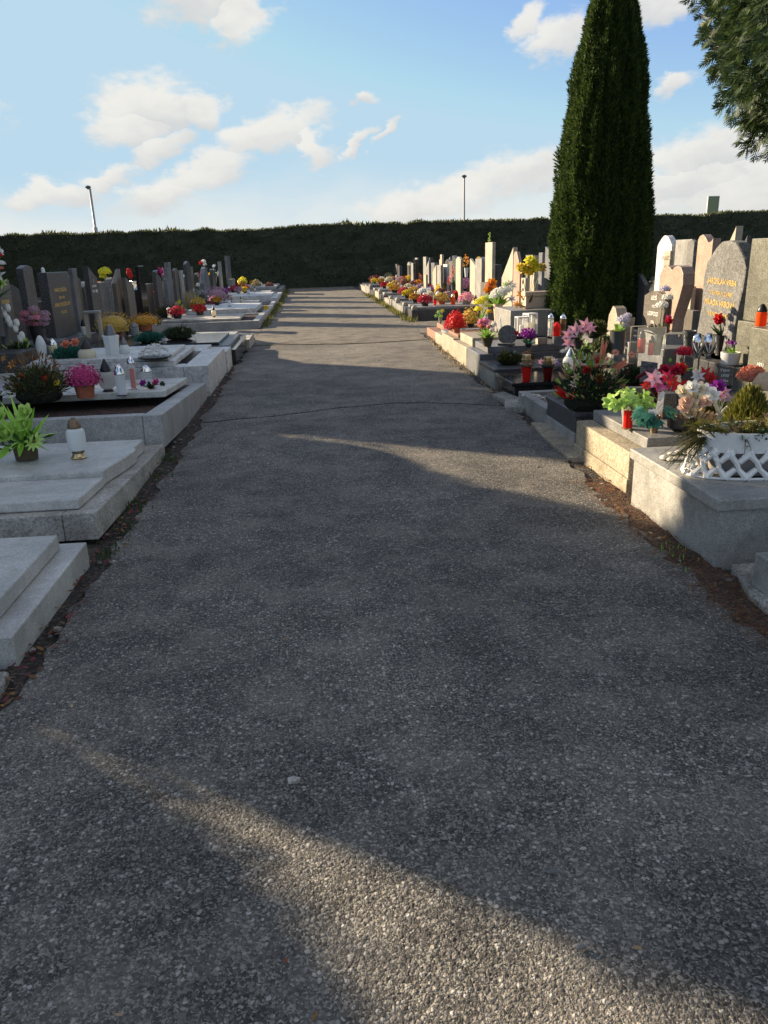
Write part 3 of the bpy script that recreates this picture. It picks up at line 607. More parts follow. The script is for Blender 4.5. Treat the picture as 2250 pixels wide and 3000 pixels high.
# ------------------------------------------------------------------ trees and hedge
THUJA = leaf('thuja spray', (.014, .032, .008), (.05, .092, .018), .6, .25, (.1, .145, .022))
HEDGEL = leaf('hedge spray', (.034, .046, .022), (.078, .095, .038), .6, .22, (.17, .18, .05))
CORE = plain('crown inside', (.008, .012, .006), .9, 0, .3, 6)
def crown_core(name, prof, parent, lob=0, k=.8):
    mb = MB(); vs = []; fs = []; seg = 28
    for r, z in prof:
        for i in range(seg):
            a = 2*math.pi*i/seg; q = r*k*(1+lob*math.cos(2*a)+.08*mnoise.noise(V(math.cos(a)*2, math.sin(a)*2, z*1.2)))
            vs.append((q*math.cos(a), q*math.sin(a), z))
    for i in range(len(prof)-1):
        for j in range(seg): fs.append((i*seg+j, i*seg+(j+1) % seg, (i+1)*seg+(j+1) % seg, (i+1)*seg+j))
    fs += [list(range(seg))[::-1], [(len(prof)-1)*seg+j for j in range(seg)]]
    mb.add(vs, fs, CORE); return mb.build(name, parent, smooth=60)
def thuja(label, loc, prof, n, L0, lob=0.0, group=None, trunk_h=.5, lean=.75, ck=.76):
    t = thing('thuja_tree', label, 'tree', loc, 0, group)
    m = MB(); m.tube([(0, 0, -.1), (.01, 0, trunk_h), (0, .01, prof[-1][1]*.6), (0, 0, prof[-1][1]*.9)], [.13, .11, .07, .02], WOOD, 9); m.build('trunk', t)
    zs = np.array([p[1] for p in prof]); rs = np.array([p[0] for p in prof])
    z = np.interp(nr.random(n), np.cumsum(np.r_[0, np.diff(zs)*(rs[1:]+rs[:-1])])/np.sum(np.diff(zs)*(rs[1:]+rs[:-1])), zs)
    a = nr.random(n)*2*np.pi; rr = np.interp(z, zs, rs)*(1+lob*np.cos(2*a))
    # flame-like upright clumps: deep creases between them
    cl = np.array([mnoise.noise(V(math.cos(x)*3.6, math.sin(x)*3.6, y*1.35)) + .6*mnoise.noise(V(math.cos(x)*9, math.sin(x)*9, y*4.0)) for x, y in zip(a, z)])
    dep = nr.random(n)**2*.22
    r = rr*(1+.17*cl-dep)
    P = np.stack([r*np.cos(a), r*np.sin(a), z], 1)
    o = np.stack([np.cos(a), np.sin(a), np.zeros(n)], 1)
    D = o*(.45+.35*nr.random((n, 1))) + np.array([0, 0, lean])*(.6+.8*nr.random((n, 1))) + nr.normal(0, .33, (n, 3))
    kites('crown', P, D, o+nr.normal(0, .7, (n, 3)), L0*(.6+.9*nr.random(n)), L0*.3*(.6+.8*nr.random(n)), THUJA, t)
    c = crown_core('crown_core', [(p[0], p[1]) for p in prof], t, lob, ck)
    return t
d = ray(1768, 700); c0 = EYEP+d*(11.75/d.y)
THP = [(.55, .12), (.65, .5), (.68, 1.15), (.66, 1.7), (.62, 2.15), (.57, 3.0), (.48, 3.85), (.29, 4.75), (.16, 5.2), (.06, 5.5), (.01, 5.7)]
thuja('tall columnar thuja rising above the right row of graves', (c0.x-.05, 11.75, 0), THP, 190000, .055, .06)
# trees left of the photo, seen by their shade on the path
def col(h, r): return [(r*.8, .1), (r, .5), (r, h*.35), (r*.96, h*.6), (r*.8, h*.8), (r*.5, h*.92), (.02, h)]
SUN_AZ, SUN_EL = R(-54.2), R(18.0)
def from_shade(v, X): return (X, (v-.585*X)/.811, 0)
for v, X, pr in [(.32, -6.4, [(1.0, .1), (1.09, .6), (1.09, 1.88), (1.02, 2.06), (.86, 2.22), (.55, 2.38), (.28, 2.55), (.02, 2.7)]), (2.38, -6.8, col(5.8, .93)), (3.5, -6.9, col(6.6, .98)),
                 (4.05, -7.2, [(1.5, .1), (1.66, .6), (1.66, 2.55), (1.25, 2.75), (.9, 3.05), (.7, 3.4), (.4, 3.65), (.2, 3.9), (.02, 4.2)]), (6.72, -7.6, col(5.4, .94)), (8.1, -9.2, col(5.9, .84)), (9.45, -11.2, col(6.2, .82)), (16.6, -19.5, col(9.3, .8)), (19.3, -20, col(9.6, 1.0)), (22.6, -20.5, col(9.6, .9)), (25.6, -21, col(10, 1.0)), (28.4, -21.5, col(10, .9))]:
    thuja('columnar thuja left of the view that shades the path', from_shade(v, X), pr, 16000, .09, 0, 'thujas left of the view', ck=1.0)

def fan_tree(label, c, rx, rz, n):
    """broad evergreen hanging in from the right: hanging fan sprays on a rounded crown"""
    t = thing('evergreen_tree', label, 'tree', (c[0], c[1], 0))
    m = MB(); m.tube([(0, 0, -.1), (.02, 0, 1.2), (0, .03, c[2]), (0, 0, c[2]+rz*.8)], [.17, .15, .1, .03], WOOD, 10)
    for i in range(14):
        a = i*2.4; zz = c[2]-rz*.5+rz*1.2*i/14; m.tube([(0, 0, zz-.3), (math.cos(a)*rx*.5, math.sin(a)*rx*.5, zz), (math.cos(a)*rx*.88, math.sin(a)*rx*.88, zz-.15)], [.05, .03, .01], WOOD, 6)
    m.build('trunk', t)
    u = nr.normal(0, 1, (n*3, 3)); u /= np.linalg.norm(u, axis=1, keepdims=True)
    keep = (u[:, 2] < .75) & ((u[:, 0] < .25) | (nr.random(len(u)) < .3)); u = u[keep][:n]; n = len(u)
    cl = np.array([mnoise.noise(V(*(q*4.2)))+.5*mnoise.noise(V(*(q*11))) for q in u])
    r = (1+.11*cl-.2*nr.random(n)**2)
    P = u*np.array([rx, rx, rz])*r[:, None]+np.array([0, 0, c[2]])
    o = u.copy()
    D = o*(.75+.5*nr.random((n, 1)))+np.array([0, 0, -.35])+nr.normal(0, .38, (n, 3)); D /= np.linalg.norm(D, axis=1, keepdims=True)
    N_ = o+np.array([0, 0, .5])+nr.normal(0, .6, (n, 3)); S = np.cross(D, N_); S /= np.linalg.norm(S, axis=1, keepdims=True); N2 = np.cross(S, D)
    Lt = .09*(.6+.8*nr.random(n))
    Ps, Ds, Ns, Ls, Ws = [P], [D], [N2], [Lt], [Lt*.11]
    for f, s, an in ((.08, 1, .7), (.08, -1, .7), (.26, 1, .6), (.26, -1, .6), (.44, 1, .52), (.44, -1, .52), (.62, 1, .45), (.62, -1, .45)):
        Ps.append(P+D*(Lt*f)[:, None]); Ds.append(D*math.cos(an)+S*s*math.sin(an)+nr.normal(0, .08, (n, 3))); Ns.append(N2); Ls.append(Lt*(.72-.5*f)); Ws.append(Lt*.1)
    kites('crown', np.concatenate(Ps), np.concatenate(Ds), np.concatenate(Ns), np.concatenate(Ls), np.concatenate(Ws), leaf('evergreen fan', (.014, .03, .014), (.04, .072, .028), .55, .25, (.09, .13, .04)), t)
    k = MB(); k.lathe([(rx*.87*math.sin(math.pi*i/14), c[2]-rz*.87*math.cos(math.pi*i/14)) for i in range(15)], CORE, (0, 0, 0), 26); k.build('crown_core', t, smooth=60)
    return t
fan_tree('evergreen crown hanging into the upper right corner', (5.2, 5.4, 4.02), 2.36, 2.62, 60000)

def hedge(label, x0, x1, y0, y1, hz):
    t = thing('hedge', label, 'hedge', ((x0+x1)/2, y0, 0)); W = (x1-x0)/2
    mb = MB(); nx, nz = 220, 9; P = []
    def top(x): return hz+.26*mnoise.noise(V(x*.18, 2, 0))+.13*mnoise.noise(V(x*1.1, 7, 0))+.006*(x)
    rows = [(0, i/nz) for i in range(nz+1)]+[(f, 1) for f in (.3, .6, 1)]+[(1, 0)]
    for f, zf in rows:
        for j in range(nx+1):
            x = -W+2*W*j/nx; z = top(x)*zf; y = f*(y1-y0)+(.22*mnoise.noise(V(x*.7, z*1.1, 3))+.1*mnoise.noise(V(x*2.3, z*2.6, 5)))*(1 if f == 0 else .2)
            P.append((x, y, z-.05))
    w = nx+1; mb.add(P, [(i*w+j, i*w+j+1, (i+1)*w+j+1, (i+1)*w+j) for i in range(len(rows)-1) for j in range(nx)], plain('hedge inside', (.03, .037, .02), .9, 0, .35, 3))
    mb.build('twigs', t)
    n = 46000; x = nr.random(n)*2*W-W; tp = np.array([top(q) for q in x]); z = nr.random(n)*tp
    y = np.array([.22*mnoise.noise(V(a*.7, b*1.1, 3))+.1*mnoise.noise(V(a*2.3, b*2.6, 5)) for a, b in zip(x, z)])+.04
    D = np.array([0, -.6, .3])+nr.normal(0, .5, (n, 3)); A = (np.stack([x, y, z], 1), D, nr.normal(0, .6, (n, 3))+np.array([0, -.5, .6]), .13*(.6+nr.random(n)), .05*(.6+nr.random(n)))
    n2 = 30000; x = nr.random(n2)*2*W-W; tp = np.array([top(q) for q in x]); y = nr.random(n2)**1.6*(y1-y0); D = np.array([0, 0, .7])+nr.normal(0, .38, (n2, 3))
    wild = np.array([max(0, mnoise.noise(V(q*.35, 11, 0))) for q in x])
    Lt = .14*(.6+nr.random(n2))*(1+3.2*wild*(nr.random(n2) > .75))
    Bk = (np.stack([x, y, tp-.08], 1), D, nr.normal(0, 1, (n2, 3)), Lt, Lt*.3)
    kites('foliage', *[np.concatenate([a, b]) for a, b in zip(A, Bk)], HEDGEL, t); return t
hedge('long clipped dark hedge closing off the end of the cemetery', -46, 66, 48.4, 50.4, 3.52)

POLE = plain('galvanised pole', (.32, .33, .35), .5, .4)
def at_y(x, y, Y): d = ray(x, y); return EYEP+d*(Y/d.y)
def lamp(label, px, top, Y, thick):
    p = at_y(px, top, Y); t = thing('street_lamp', label, 'street lamp', (p.x, p.y, 0), 0, 'street lamps beyond the hedge')
    m = MB(); zs = [0, p.z*.62, p.z*.63, p.z] if thick else [0, p.z*.5, p.z*.6, p.z]
    rr = [.15, .14, .085, .075] if thick else [.09, .085, .07, .06]
    m.tube([(0, 0, z) for z in zs], rr, POLE, 10); m.build('pole', t, smooth=40)
    h = MB(); h.lathe([(.06, -.05), (.08, 0), (.14, .05), (.15, .1), (.1, .16), (.02, .19)], GLID, (-.1 if thick else 0, 0, p.z), 14, 1.3, 1); h.build('lamp_head', t, smooth=50)
lamp('street lamp beyond the left end of the hedge, thicker lower pole', 263, 552, 57, True)
lamp('thin street lamp above the middle of the hedge', 1360, 520, 60, False)
a, b = at_y(2076, 577, 62), at_y(2101, 620, 62)
t = thing('sign_board', 'green panel sign standing behind the hedge at the right', 'sign', ((a.x+b.x)/2, 62, 0)); w = b.x-a.x
m = MB(); m.box(-w/2, w/2, -.04, .04, b.z-.1, a.z, plain('green sign face', (.2, .25, .14), .5)); m.build('panel', t)
m = MB()
for x0, x1, z0, z1 in ((-w/2-.06, -w/2-.005, b.z-.16, a.z+.006), (w/2+.005, w/2+.06, b.z-.16, a.z+.006), (-w/2-.06, w/2+.06, a.z+.005, a.z+.06)): m.box(x0, x1, -.07, .05, z0, z1, plain('sign frame', (.5, .52, .46), .5))
m.build('frame', t); m = MB()
for x in (-w*.3, w*.3): m.tube([(x, .06, 0), (x, .06, a.z-.05)], .05, POLE, 8)
m.build('post', t)

# ------------------------------------------------------------------ lanterns
def lantern(label, p, h, w, kind, body=None, lid=None, candle=None, group=None):
    t = thing('grave_lantern', label, 'lantern', p, rng.random()*6, group, None); r = w/2
    def part(name, prof, m, seg=18): mb = MB(); mb.lathe(prof, m, (0, 0, 0), seg); return mb.build(name, t, smooth=35)
    if kind == 'urn':
        part('base', [(r*.82, 0), (r*.86, h*.02), (r*.7, h*.05), (r*.66, h*.09), (r*.6, h*.12)], GOLDM)
        part('ring', [(r*.61, h*.122), (r*.7, h*.15), (r*.62, h*.18)], BRONZE)
        part('glass_body', [(r*.6, h*.182), (r*.85, h*.2), (r*.98, h*.3), (r, h*.6), (r*.93, h*.68), (r*.68, h*.73)], body or WGL)
        part('lid', [(r*.7, h*.732), (r*.72, h*.76), (r*.66, h*.84), (r*.5, h*.92), (r*.25, h*.96), (r*.22, h*.99), (0, h)], lid or BRONZE)
    elif kind == 'globe':
        part('base', [(r*.6, 0), (r*.62, h*.05), (r*.45, h*.09)], lid or DLID)
        part('glass_body', [(r*.45, h*.092), (r*.8, h*.16), (r, h*.32), (r*.97, h*.46), (r*.75, h*.58), (r*.5, h*.62)], body or CGL, 22)
        part('lid', [(r*.62, h*.622), (r*.64, h*.65), (r*.5, h*.75), (r*.2, h*.92), (r*.12, h*.97), (0, h)], lid or DLID)
    elif kind == 'cone':
        part('base', [(r*.95, 0), (r, h*.04), (r*.7, h*.07)], lid or GLID)
        part('glass_body', [(r*.72, h*.072), (r*.78, h*.2), (r*.9, h*.5), (r*.98, h*.6), (r*.92, h*.66)], body or WGL)
        part('lid', [(r*.9, h*.662), (r*.92, h*.7), (r*.6, h*.88), (r*.3, h*.97), (0, h)], lid or GLID)
    elif kind == 'fluted':
        mb = MB(); seg = 24; pr = [(.74, .12), (.8, .3), (.9, .55), (.98, .66), (1.0, .7), (.9, .71)]
        vs = [(r*q*(1+.07*math.cos(k*math.pi*2*8/seg))*math.cos(2*math.pi*k/seg), r*q*(1+.07*math.cos(k*math.pi*2*8/seg))*math.sin(2*math.pi*k/seg), h*zz) for q, zz in pr for k in range(seg)]
        mb.add(vs, [(i*seg+k, i*seg+(k+1) % seg, (i+1)*seg+(k+1) % seg, (i+1)*seg+k) for i in range(5) for k in range(seg)]+[[5*seg+k for k in range(seg)]], body or WGL); mb.build('glass_body', t, smooth=50)
        part('base', [(r*.9, 0), (r*.92, h*.06), (r*.72, h*.118)], GLID, 8); part('lid', [(r*.72, h*.712), (r*.74, h*.75), (r*.4, h*.95), (r*.36, h*1.0), (0, h)], lid or GLID)
    elif kind == 'cup':
        part('glass_body', [(r*.52, 0), (r*.56, h*.03), (r*.66, h*.3), (r*.8, h*.52), (r*.82, h*.55)], body or REDG)
        part('shoulder', [(r*.82, h*.552), (r*1.0, h*.6), (r*1.0, h*.66), (r*.8, h*.7)], lid or BRONZE)
        part('lid', [(r*.72, h*.702), (r*.74, h*.78), (r*.78, h*.8), (r*.78, h*.84), (r*.62, h*.85), (r*.62, h*.94), (r*.66, h*.95), (r*.64, h), (0, h)], GOLDM)
    elif kind == 'jar':
        part('glass_body', [(r*.85, 0), (r*.95, h*.03), (r*.95, h*.58), (r*.8, h*.63)], body or REDG)
        part('lid', [(r*.86, h*.632), (r*.9, h*.7), (r*.62, h*.86), (r*.3, h*.97), (0, h)], lid or DLID)
    elif kind == 'tall':
        part('base', [(r, 0), (r, h*.05), (r*.8, h*.06)], lid or SILV)
        part('glass_body', [(r*.8, h*.062), (r*.84, h*.1), (r*.84, h*.72), (r*.6, h*.76)], body or CLEAR)
        if candle: part('candle', [(r*.55, h*.064), (r*.55, h*.62), (0, h*.62)], candle)
        part('lid', [(r*.85, h*.762), (r*.88, h*.8), (r*.6, h*.9), (r*.2, h*.97), (0, h)], lid or SILV)
    elif kind == 'box':
        q = r*.92
        for nm, zz in (('base', 0), ('lid', h*.92)):
            b = MB(); b.box(-r, r, -r, r, zz, zz+h*.07, lid or GLID); b.build(nm, t, .003)
        b = MB()
        for sx in (-1, 1):
            for sy in (-1, 1): b.box(sx*q-.006, sx*q+.006, sy*q-.006, sy*q+.006, h*.072, h*.918, lid or GLID)
        b.build('frame', t)
        b = MB(); b.box(-q+.008, q-.008, -q+.008, q-.008, h*.075, h*.915, body or CLEAR); b.build('glass_body', t)
        part('candle', [(r*.45, h*.08), (r*.45, h*.5), (r*.3, h*.55), (0, h*.56)], candle or REDG)
    return t
def LN(label, px, py, top, wpx, z, kind, **k):
    p = at(px, py, z); s = mpp(p); return lantern(label, p, (py-top)*s*1.03, wpx*s, kind, **k)

# ------------------------------------------------------------------ flowers in pots, vases and bowls
def off(px, py, s, fx, fy, dep=0.0):
    return V((fx-px)*s, dep if dep else rng.uniform(-.3, .3)*abs(fx-px)*s, (py-fy)*s*1.03)
def head(t, c, kind, r, col, name='flower'):
    mb = MB(); m = lf(col); nn = unit(V(c.x*.4-.25, -.75, .55))
    if kind == 'pom': pom(mb, c, r, m, 40 if r > .03 else 24)
    elif kind == 'rose': rosehead(mb, c-nn*r*.5, nn, r, m)
    elif kind == 'lily': lily(mb, c-nn*r*.4, nn, r, m, lf('yellow'))
    elif kind == 'daisy': daisy(mb, c, nn, r, m, lf('olive'))
    elif kind == 'bud': mb.ball(c, r, m, 8, 1.5); mb.petal(c-V(0, 0, r), V(.2, -.3, 1), V(0, -1, 0), r*2.6, r*1.2, .1, m, 3); mb.petal(c-V(0, 0, r), V(-.3, -.2, 1), V(0, -1, 0), r*2.4, r*1.2, .1, m, 3)
    elif kind == 'spike':
        for i in range(16): mb.petal(c+V(rng.uniform(-.3, .3)*r, rng.uniform(-.3, .3)*r, r*(i/5-1.4)), rdir(-.2), rdir(), r*.7, r*.5, .3, m, 2)
    elif kind == 'mum': mum(mb, c, r, r*.8, r*.28, m, 46, m)
    return mb.build(name, t)
def PM(label, px, py, z, potw, poth, fw, top, col, pot=None, n=170, fr=.022, group=None, leafc='green', oval=1.0):
    p = at(px, py, z); s = mpp(p); t = thing('potted_chrysanthemum', label, 'potted flower', p, 0, group)
    r = potw*s/2; h = poth*s; rx = fw*s/2; rz = max(.05, (py-poth-top)*s*.82)
    if h > 0: mb = MB(); mb.lathe(pot_prof(r, h), pot or TERRA, (0, 0, 0), 18, oval, 1); mb.build('pot', t, smooth=35)
    mb = MB(); c = V(0, 0, h+rz*.12)
    bush(mb, (0, 0, h+rz*.02), rx*.85, rz*.6, 110, rx*.3, rx*.1, lf(leafc), -.5); mb.build('leaves', t)
    mb = MB(); mum(mb, c, rx, rz, fr, lf(col), n, lf(col)); mb.build('blossoms', t); return t
def VB(label, px, py, z, vw, vh, vm, fl, greens=14, gcol='green', glen=1.0, name='flower_vase', cat='flower vase', group=None, vprof=None, X=None, extra=None):
    p = at(px, py, z) if X is None else ax(px, py, X); s = mpp(p); t = thing(name, label, cat, p, 0, group)
    r, h = vw*s/2, vh*s
    if vh: mb = MB(); mb.lathe((vprof or vase_prof)(r, h), vm, (0, 0, 0), 16); mb.build('vase' if name == 'flower_vase' else 'pot', t, smooth=35)
    top = V(0, 0, h*.85); cs = [off(px, py, s, f[0], f[1]) for f in fl]
    mb = MB(); stems(mb, top*.9, cs, STEM, .0025 if s < .004 else .004)
    ext = max([(c-top).length for c in cs]+[r])*glen
    for i in range(greens):
        d = rdir(.0); mb.petal(top, V(d.x, d.y, d.z+.25), V(0, 0, 1)+rdir()*.4, ext*rng.uniform(.5, .95), ext*.2, -.3*rng.random(), lf(gcol), 4, .04)
    mb.build('leaves', t)
    for f, c in zip(fl, cs): head(t, c, f[2], f[3]*s, f[4])
    if extra: extra(t, s, top)
    return t
def AR(label, px, py, z, w, h, fcol, fl=(), n=26, extra=None, name='fir_arrangement', cat='arrangement', nl=.03, bits=None, dens=200):
    p = at(px, py, z); s = mpp(p); t = thing(name, label, cat, p); W, H = w*s/2, h*s
    mb = MB()
    for i in range(n*2):
        a = i*2.4; e = rng.uniform(0, 1); q = rng.uniform(0, .55); o = V(math.cos(a)*W*q*(1-e*.5), math.sin(a)*W*.7*q*(1-e*.5), H*(.1+.45*e*(1-q)))
        d = V(math.cos(a)*(1.1-e*.8), math.sin(a)*.8*(1.1-e*.8), .1+.9*e); fir(mb, o, d, min(W*.62, .26)*rng.uniform(.7, 1.15), lf(fcol), nl, dens, .35)
    bush(mb, (0, 0, H*.25), W*.72, H*.4, int(700+n*22), nl*2.0, nl*.42, lf(fcol), -.2)
    mb.lathe([(W*.5, 0), (W*.62, H*.1), (W*.55, H*.3), (W*.36, H*.48), (0, H*.58)], CORE, (0, 0, 0), 14, 1, .8)
    mb.build('fir_twigs', t)
    if bits:
        mb = MB()
        for col, k, ln in bits:
            for i in range(k):
                u = rdir(.1); c = V(u.x*W*.8, u.y*W*.6, H*(.15+.75*u.z)); mb.petal(c, u+rdir()*.5, rdir(), ln*rng.uniform(.7, 1.3), ln*.4, .3, lf(col), 2, .1)
        mb.build('dried_leaves', t)
    for f in fl: head(t, off(px, py, s, f[0], f[1], -W*.25 if f[1] > py-h*.6 else 0), f[2], f[3]*s, f[4])
    if extra: extra(t, s)
    return t

# ---- left row
def limepot():
    p = at(80, 1345, .243); s = mpp(p); t = thing('artificial_plant', 'lime green artificial plant with roses and a daisy in a brown pot', 'artificial plant', p)
    mb = MB(); mb.lathe(pot_prof(36*s, 42*s, .88, .1), BRPOT, (0, 0, 0), 20, 1, .75); mb.build('pot', t, smooth=35)
    mb = MB(); bush(mb, (0, 0, .12), .16, .09, 60, .09, .025, lf('green'), -.4); blades(mb, (-.02, 0, .12), 46, .27, .02, lf('lime'), .05); blades(mb, (.04, 0, .12), 26, .26, .016, lf('lgreen'), .0)
    for (x, y) in ((75, 1155), (40, 1180), (10, 1185), (140, 1200), (165, 1230), (60, 1190)): mb.petal((0, 0, .12), off(80, 1345, s, x, y)-V(0, .03, .1), V(0, -1, .4), (off(80, 1345, s, x, y)-V(0, 0, .12)).length*1.05, .032, .12, lf('lime'), 5, .03)
    mb.petal((0, -.05, .16), (-.05, -.25, -.55), (0, -1, .3), .13, .05, .1, lf('lime'), 4); mb.petal((-.1, -.03, .12), (-.3, -.2, -.4), (0, -1, .3), .14, .05, .1, lf('lime'), 4); mb.build('leaves', t)
    for x, y, r in ((103, 1205, 24), (40, 1260, 28), (95, 1238, 22), (8, 1250, 24), (30, 1212, 24)): head(t, off(80, 1345, s, x, y, -.07), 'rose', r*s, 'ltgrn', 'rose')
    for x, y, r in ((123, 1288, 30), (10, 1290, 20)): head(t, off(80, 1345, s, x, y, -.1), 'daisy', r*s, 'ltgrn', 'daisy')
limepot()
LN('white frosted lantern with bronze onion lid alone on the stepped slab', 232, 1341, 1224, 53, .242, 'urn')
AR('dark brown green fir heap with a few orange and red blooms', 118, 1175, .35, 215, 150, 'moss', [(88, 1098, 'pom', 9, 'red'), (152, 1110, 'pom', 12, 'red'), (182, 1122, 'daisy', 11, 'yellow'), (55, 1068, 'lily', 15, 'orange'), (38, 1050, 'lily', 13, 'autumn')], 34, bits=[('brown', 160, .05), ('autumn', 60, .04)])
PM('magenta chrysanthemum in a square terracotta pot', 252, 1164, .35, 60, 42, 98, 1066, 'magenta', n=150, fr=.022)
LN('clear bulbous glass lantern with pointed dark lid next to the magenta pot', 318, 1149, 1054, 50, .35, 'globe', body=glass('smoky clear glass', (.6, .6, .58), .6, .06))
LN('tall tapering white lantern between clear bulb and thin red candle', 358, 1158, 1070, 33, .35, 'cone', body=glass('milky glass', (.8, .84, .86), .75, .1), lid=SILV)
LN('thin tall glass lantern with a red candle band', 393, 1142, 1045, 24, .35, 'tall', candle=plain('red candle', (.55, .06, .03), .5))
LN('small clear bell shaped lantern right of the thin red one', 433, 1128, 1072, 34, .35, 'cone', body=CLEAR, lid=SILV)
VB('low moss posy with two purple and pink artificial flowers', 440, 1140, .35, 0, 0, None, [(420, 1122, 'rose', 10, 'purple'), (457, 1121, 'rose', 10, 'magenta'), (405, 1125, 'pom', 7, 'cream'), (478, 1126, 'pom', 9, 'dgreen')], 30, 'dgreen', .8, 'flower_posy', 'posy')
VB('pale violet artificial flower poking in at the left edge', 0, 1180, .35, 22, 20, BKPOT, [(2, 1135, 'lily', 22, 'lilac'), (-14, 1120, 'lily', 20, 'violet')], 10)
def bowl(label, px, py, z, w, h, col, n=80):
    p = at(px, py, z); s = mpp(p); t = thing('flower_bowl', label, 'flower bowl', p)
    mb = MB(); mb.lathe([(w*s*.3, 0), (w*s*.48, .02), (w*s*.5, .035), (0, .03)], BKPOT, (0, 0, 0), 18); mb.build('bowl', t, smooth=35)
    mb = MB()
    for i in range(n):
        a = rng.random()*6.28; q = math.sqrt(rng.random())*w*s*.48; c = V(math.cos(a)*q, math.sin(a)*q, .03+h*s*.8*(1-(q/(w*s*.5))**2)*rng.uniform(.7, 1)); k = 9
        for j in range(k): b = j*6.283/k; mb.petal(c, V(math.cos(b), math.sin(b), rng.uniform(.2, 1.0)), (0, 0, 1), .042, .011, .2, lf(col), 2, .2)
    mb.build('blossoms', t)
bowl('shallow bowl of spiky white chrysanthemums on white marble', 455, 1052, .46, 98, 42, 'white')
LN('fluted white lantern with grey peaked lid on white marble', 333, 1054, 958, 46, .41, 'fluted')
LN('small egg shaped white lantern right of the fluted one', 368, 1049, 988, 31, .41, 'globe', body=WGL, lid=GLID)
LN('round cream lantern with dark cone lid and glowing lower half', 259, 1064, 998, 52, .41, 'globe')
LN('tall white lantern of bottle shape left of the faceted yellow one', 128, 1064, 986, 31, .41, 'cone', body=WGL, lid=WGL)
LN('dark capped grey lantern behind the tall white bottle lantern', 140, 1048, 988, 24, .41, 'jar', body=glass('grey glass', (.35, .34, .33), .8, .1))
LN('faceted pale yellow lantern with silver cone top', 160, 1050, 994, 28, .41, 'cone', body=plain('pale yellow glass', (.72, .68, .42), .15), lid=SILV)
AR('dark green leaf wreath with two orange roses on white marble', 205, 1062, .41, 105, 52, 'teal', [(200, 1010, 'rose', 13, 'salmon'), (226, 1006, 'rose', 13, 'salmon')], 18, nl=.05, dens=120)
def fanb(t, s):
    mb = MB()
    for i in range(26): u = rdir(.1); mb.petal((0, 0, .05), V(u.x, u.y*.5, u.z+.2), V(0, -1, .5), rng.uniform(.18, .3), .045, rng.uniform(-.3, .3), lf('ltgrn' if i % 3 else 'olive'), 4, .05)
    for i in range(12): mb.petal((-.08+.03*i, -.12, .16-.012*i), V(1, -.2, rng.uniform(-.5, .2)), V(0, -.4, 1), .13, .035, .3, lf('orange'), 3, .2)
    mb.build('leaves', t)
AR('lime and orange leaf bouquet lying at the left edge', 62, 1062, .41, 120, 85, 'dgreen', [(85, 1000, 'pom', 8, 'ltgrn')], 12, fanb)
def spray(label, px, py, z, pts, col, r):
    p = ax(px, py, -3.85); s = mpp(p); t = thing('flower_vase', label, 'flower vase', p)
    mb = MB(); mb.lathe(vase_prof(16*s, 60*s), GVASE, (0, 0, 0), 14); mb.build('vase', t, smooth=35)
    cs = [off(px, py, s, x, y, -.05) for x, y in pts]; mb = MB(); mb.tube([V(0, 0, 50*s)]+cs, .004, STEM, 5); blades(mb, (0, 0, 60*s), 10, .25, .03, lf('green'), .1); mb.build('stem', t)
    for c in cs: head(t, c, 'bud', r*s, col, 'blossom')
spray('arching spray of white orchid buds in a dark vase, left edge', 20, 1010, .45, [(24, 912), (34, 925), (46, 908), (40, 938), (44, 950), (57, 965), (63, 950), (72, 985), (66, 992)], 'white', 8)
VB('tall white and lime bouquet with red blooms, cut by the left edge', 4, 985, .6, 34, 120, GVASE, [(16, 762, 'mum', 30, 'white'), (8, 795, 'lily', 36, 'ltgrn'), (-14, 775, 'mum', 30, 'white'), (36, 768, 'mum', 11, 'red'), (44, 790, 'mum', 10, 'white'), (38, 802, 'mum', 8, 'salmon'), (22, 818, 'lily', 26, 'white'), (8, 733, 'mum', 14, 'cream'), (30, 840, 'lily', 20, 'ltgrn')], 18, 'green', .7, X=-3.85)
VB('vase of dusty pink pompon chrysanthemums in front of the gold lettered stone', 120, 1030, .5, 46, 75, BKPOT, [(119, 917, 'mum', 15, 'mauve'), (96, 927, 'mum', 14, 'rose'), (108, 938, 'mum', 15, 'mauve'), (126, 938, 'mum', 15, 'pink'), (87, 943, 'mum', 13, 'rose'), (145, 930, 'mum', 15, 'mauve'), (105, 955, 'mum', 14, 'rose'), (140, 955, 'mum', 14, 'mauve'), (122, 958, 'mum', 14, 'rose'), (150, 942, 'mum', 12, 'mauve')], 8)
LN('small white lantern with a dark hat before the slate slab', 252, 996, 938, 20, .41, 'cone', lid=DLID)
VB('white and pale flowers in a glass at the foot of the gold lettered stone', 240, 925, .5, 22, 26, CLEAR, [(236, 885, 'pom', 9, 'silver'), (243, 910, 'pom', 9, 'cream'), (228, 890, 'pom', 8, 'lilac'), (212, 906, 'rose', 10, 'red'), (250, 900, 'pom', 6, 'white')], 8)
VB('rust brown chrysanthemum ball between two dark headstones', 228, 905, .6, 22, 24, BKPOT, [(226, 860, 'mum', 14, 'autumn')], 5)
LN('yellow candle glass glinting at the left edge stone', 53, 900, 868, 14, .6, 'jar', body=plain('yellow candle glass', (.75, .65, .3), .2), lid=SILV)
LN('tiny white candle on top of the gold lettered stone', 127, 799, 784, 11, 1.54, 'jar', body=WGL, lid=WGL)
PM('wide pale yellow chrysanthemum dome beyond the fluted lantern', 338, 992, .3, 46, 25, 108, 912, 'gold', n=230, fr=.022)
PM('orange yellow chrysanthemum dome right of the pale yellow one', 428, 968, .3, 40, 20, 92, 917, 'amber', n=200, fr=.022)
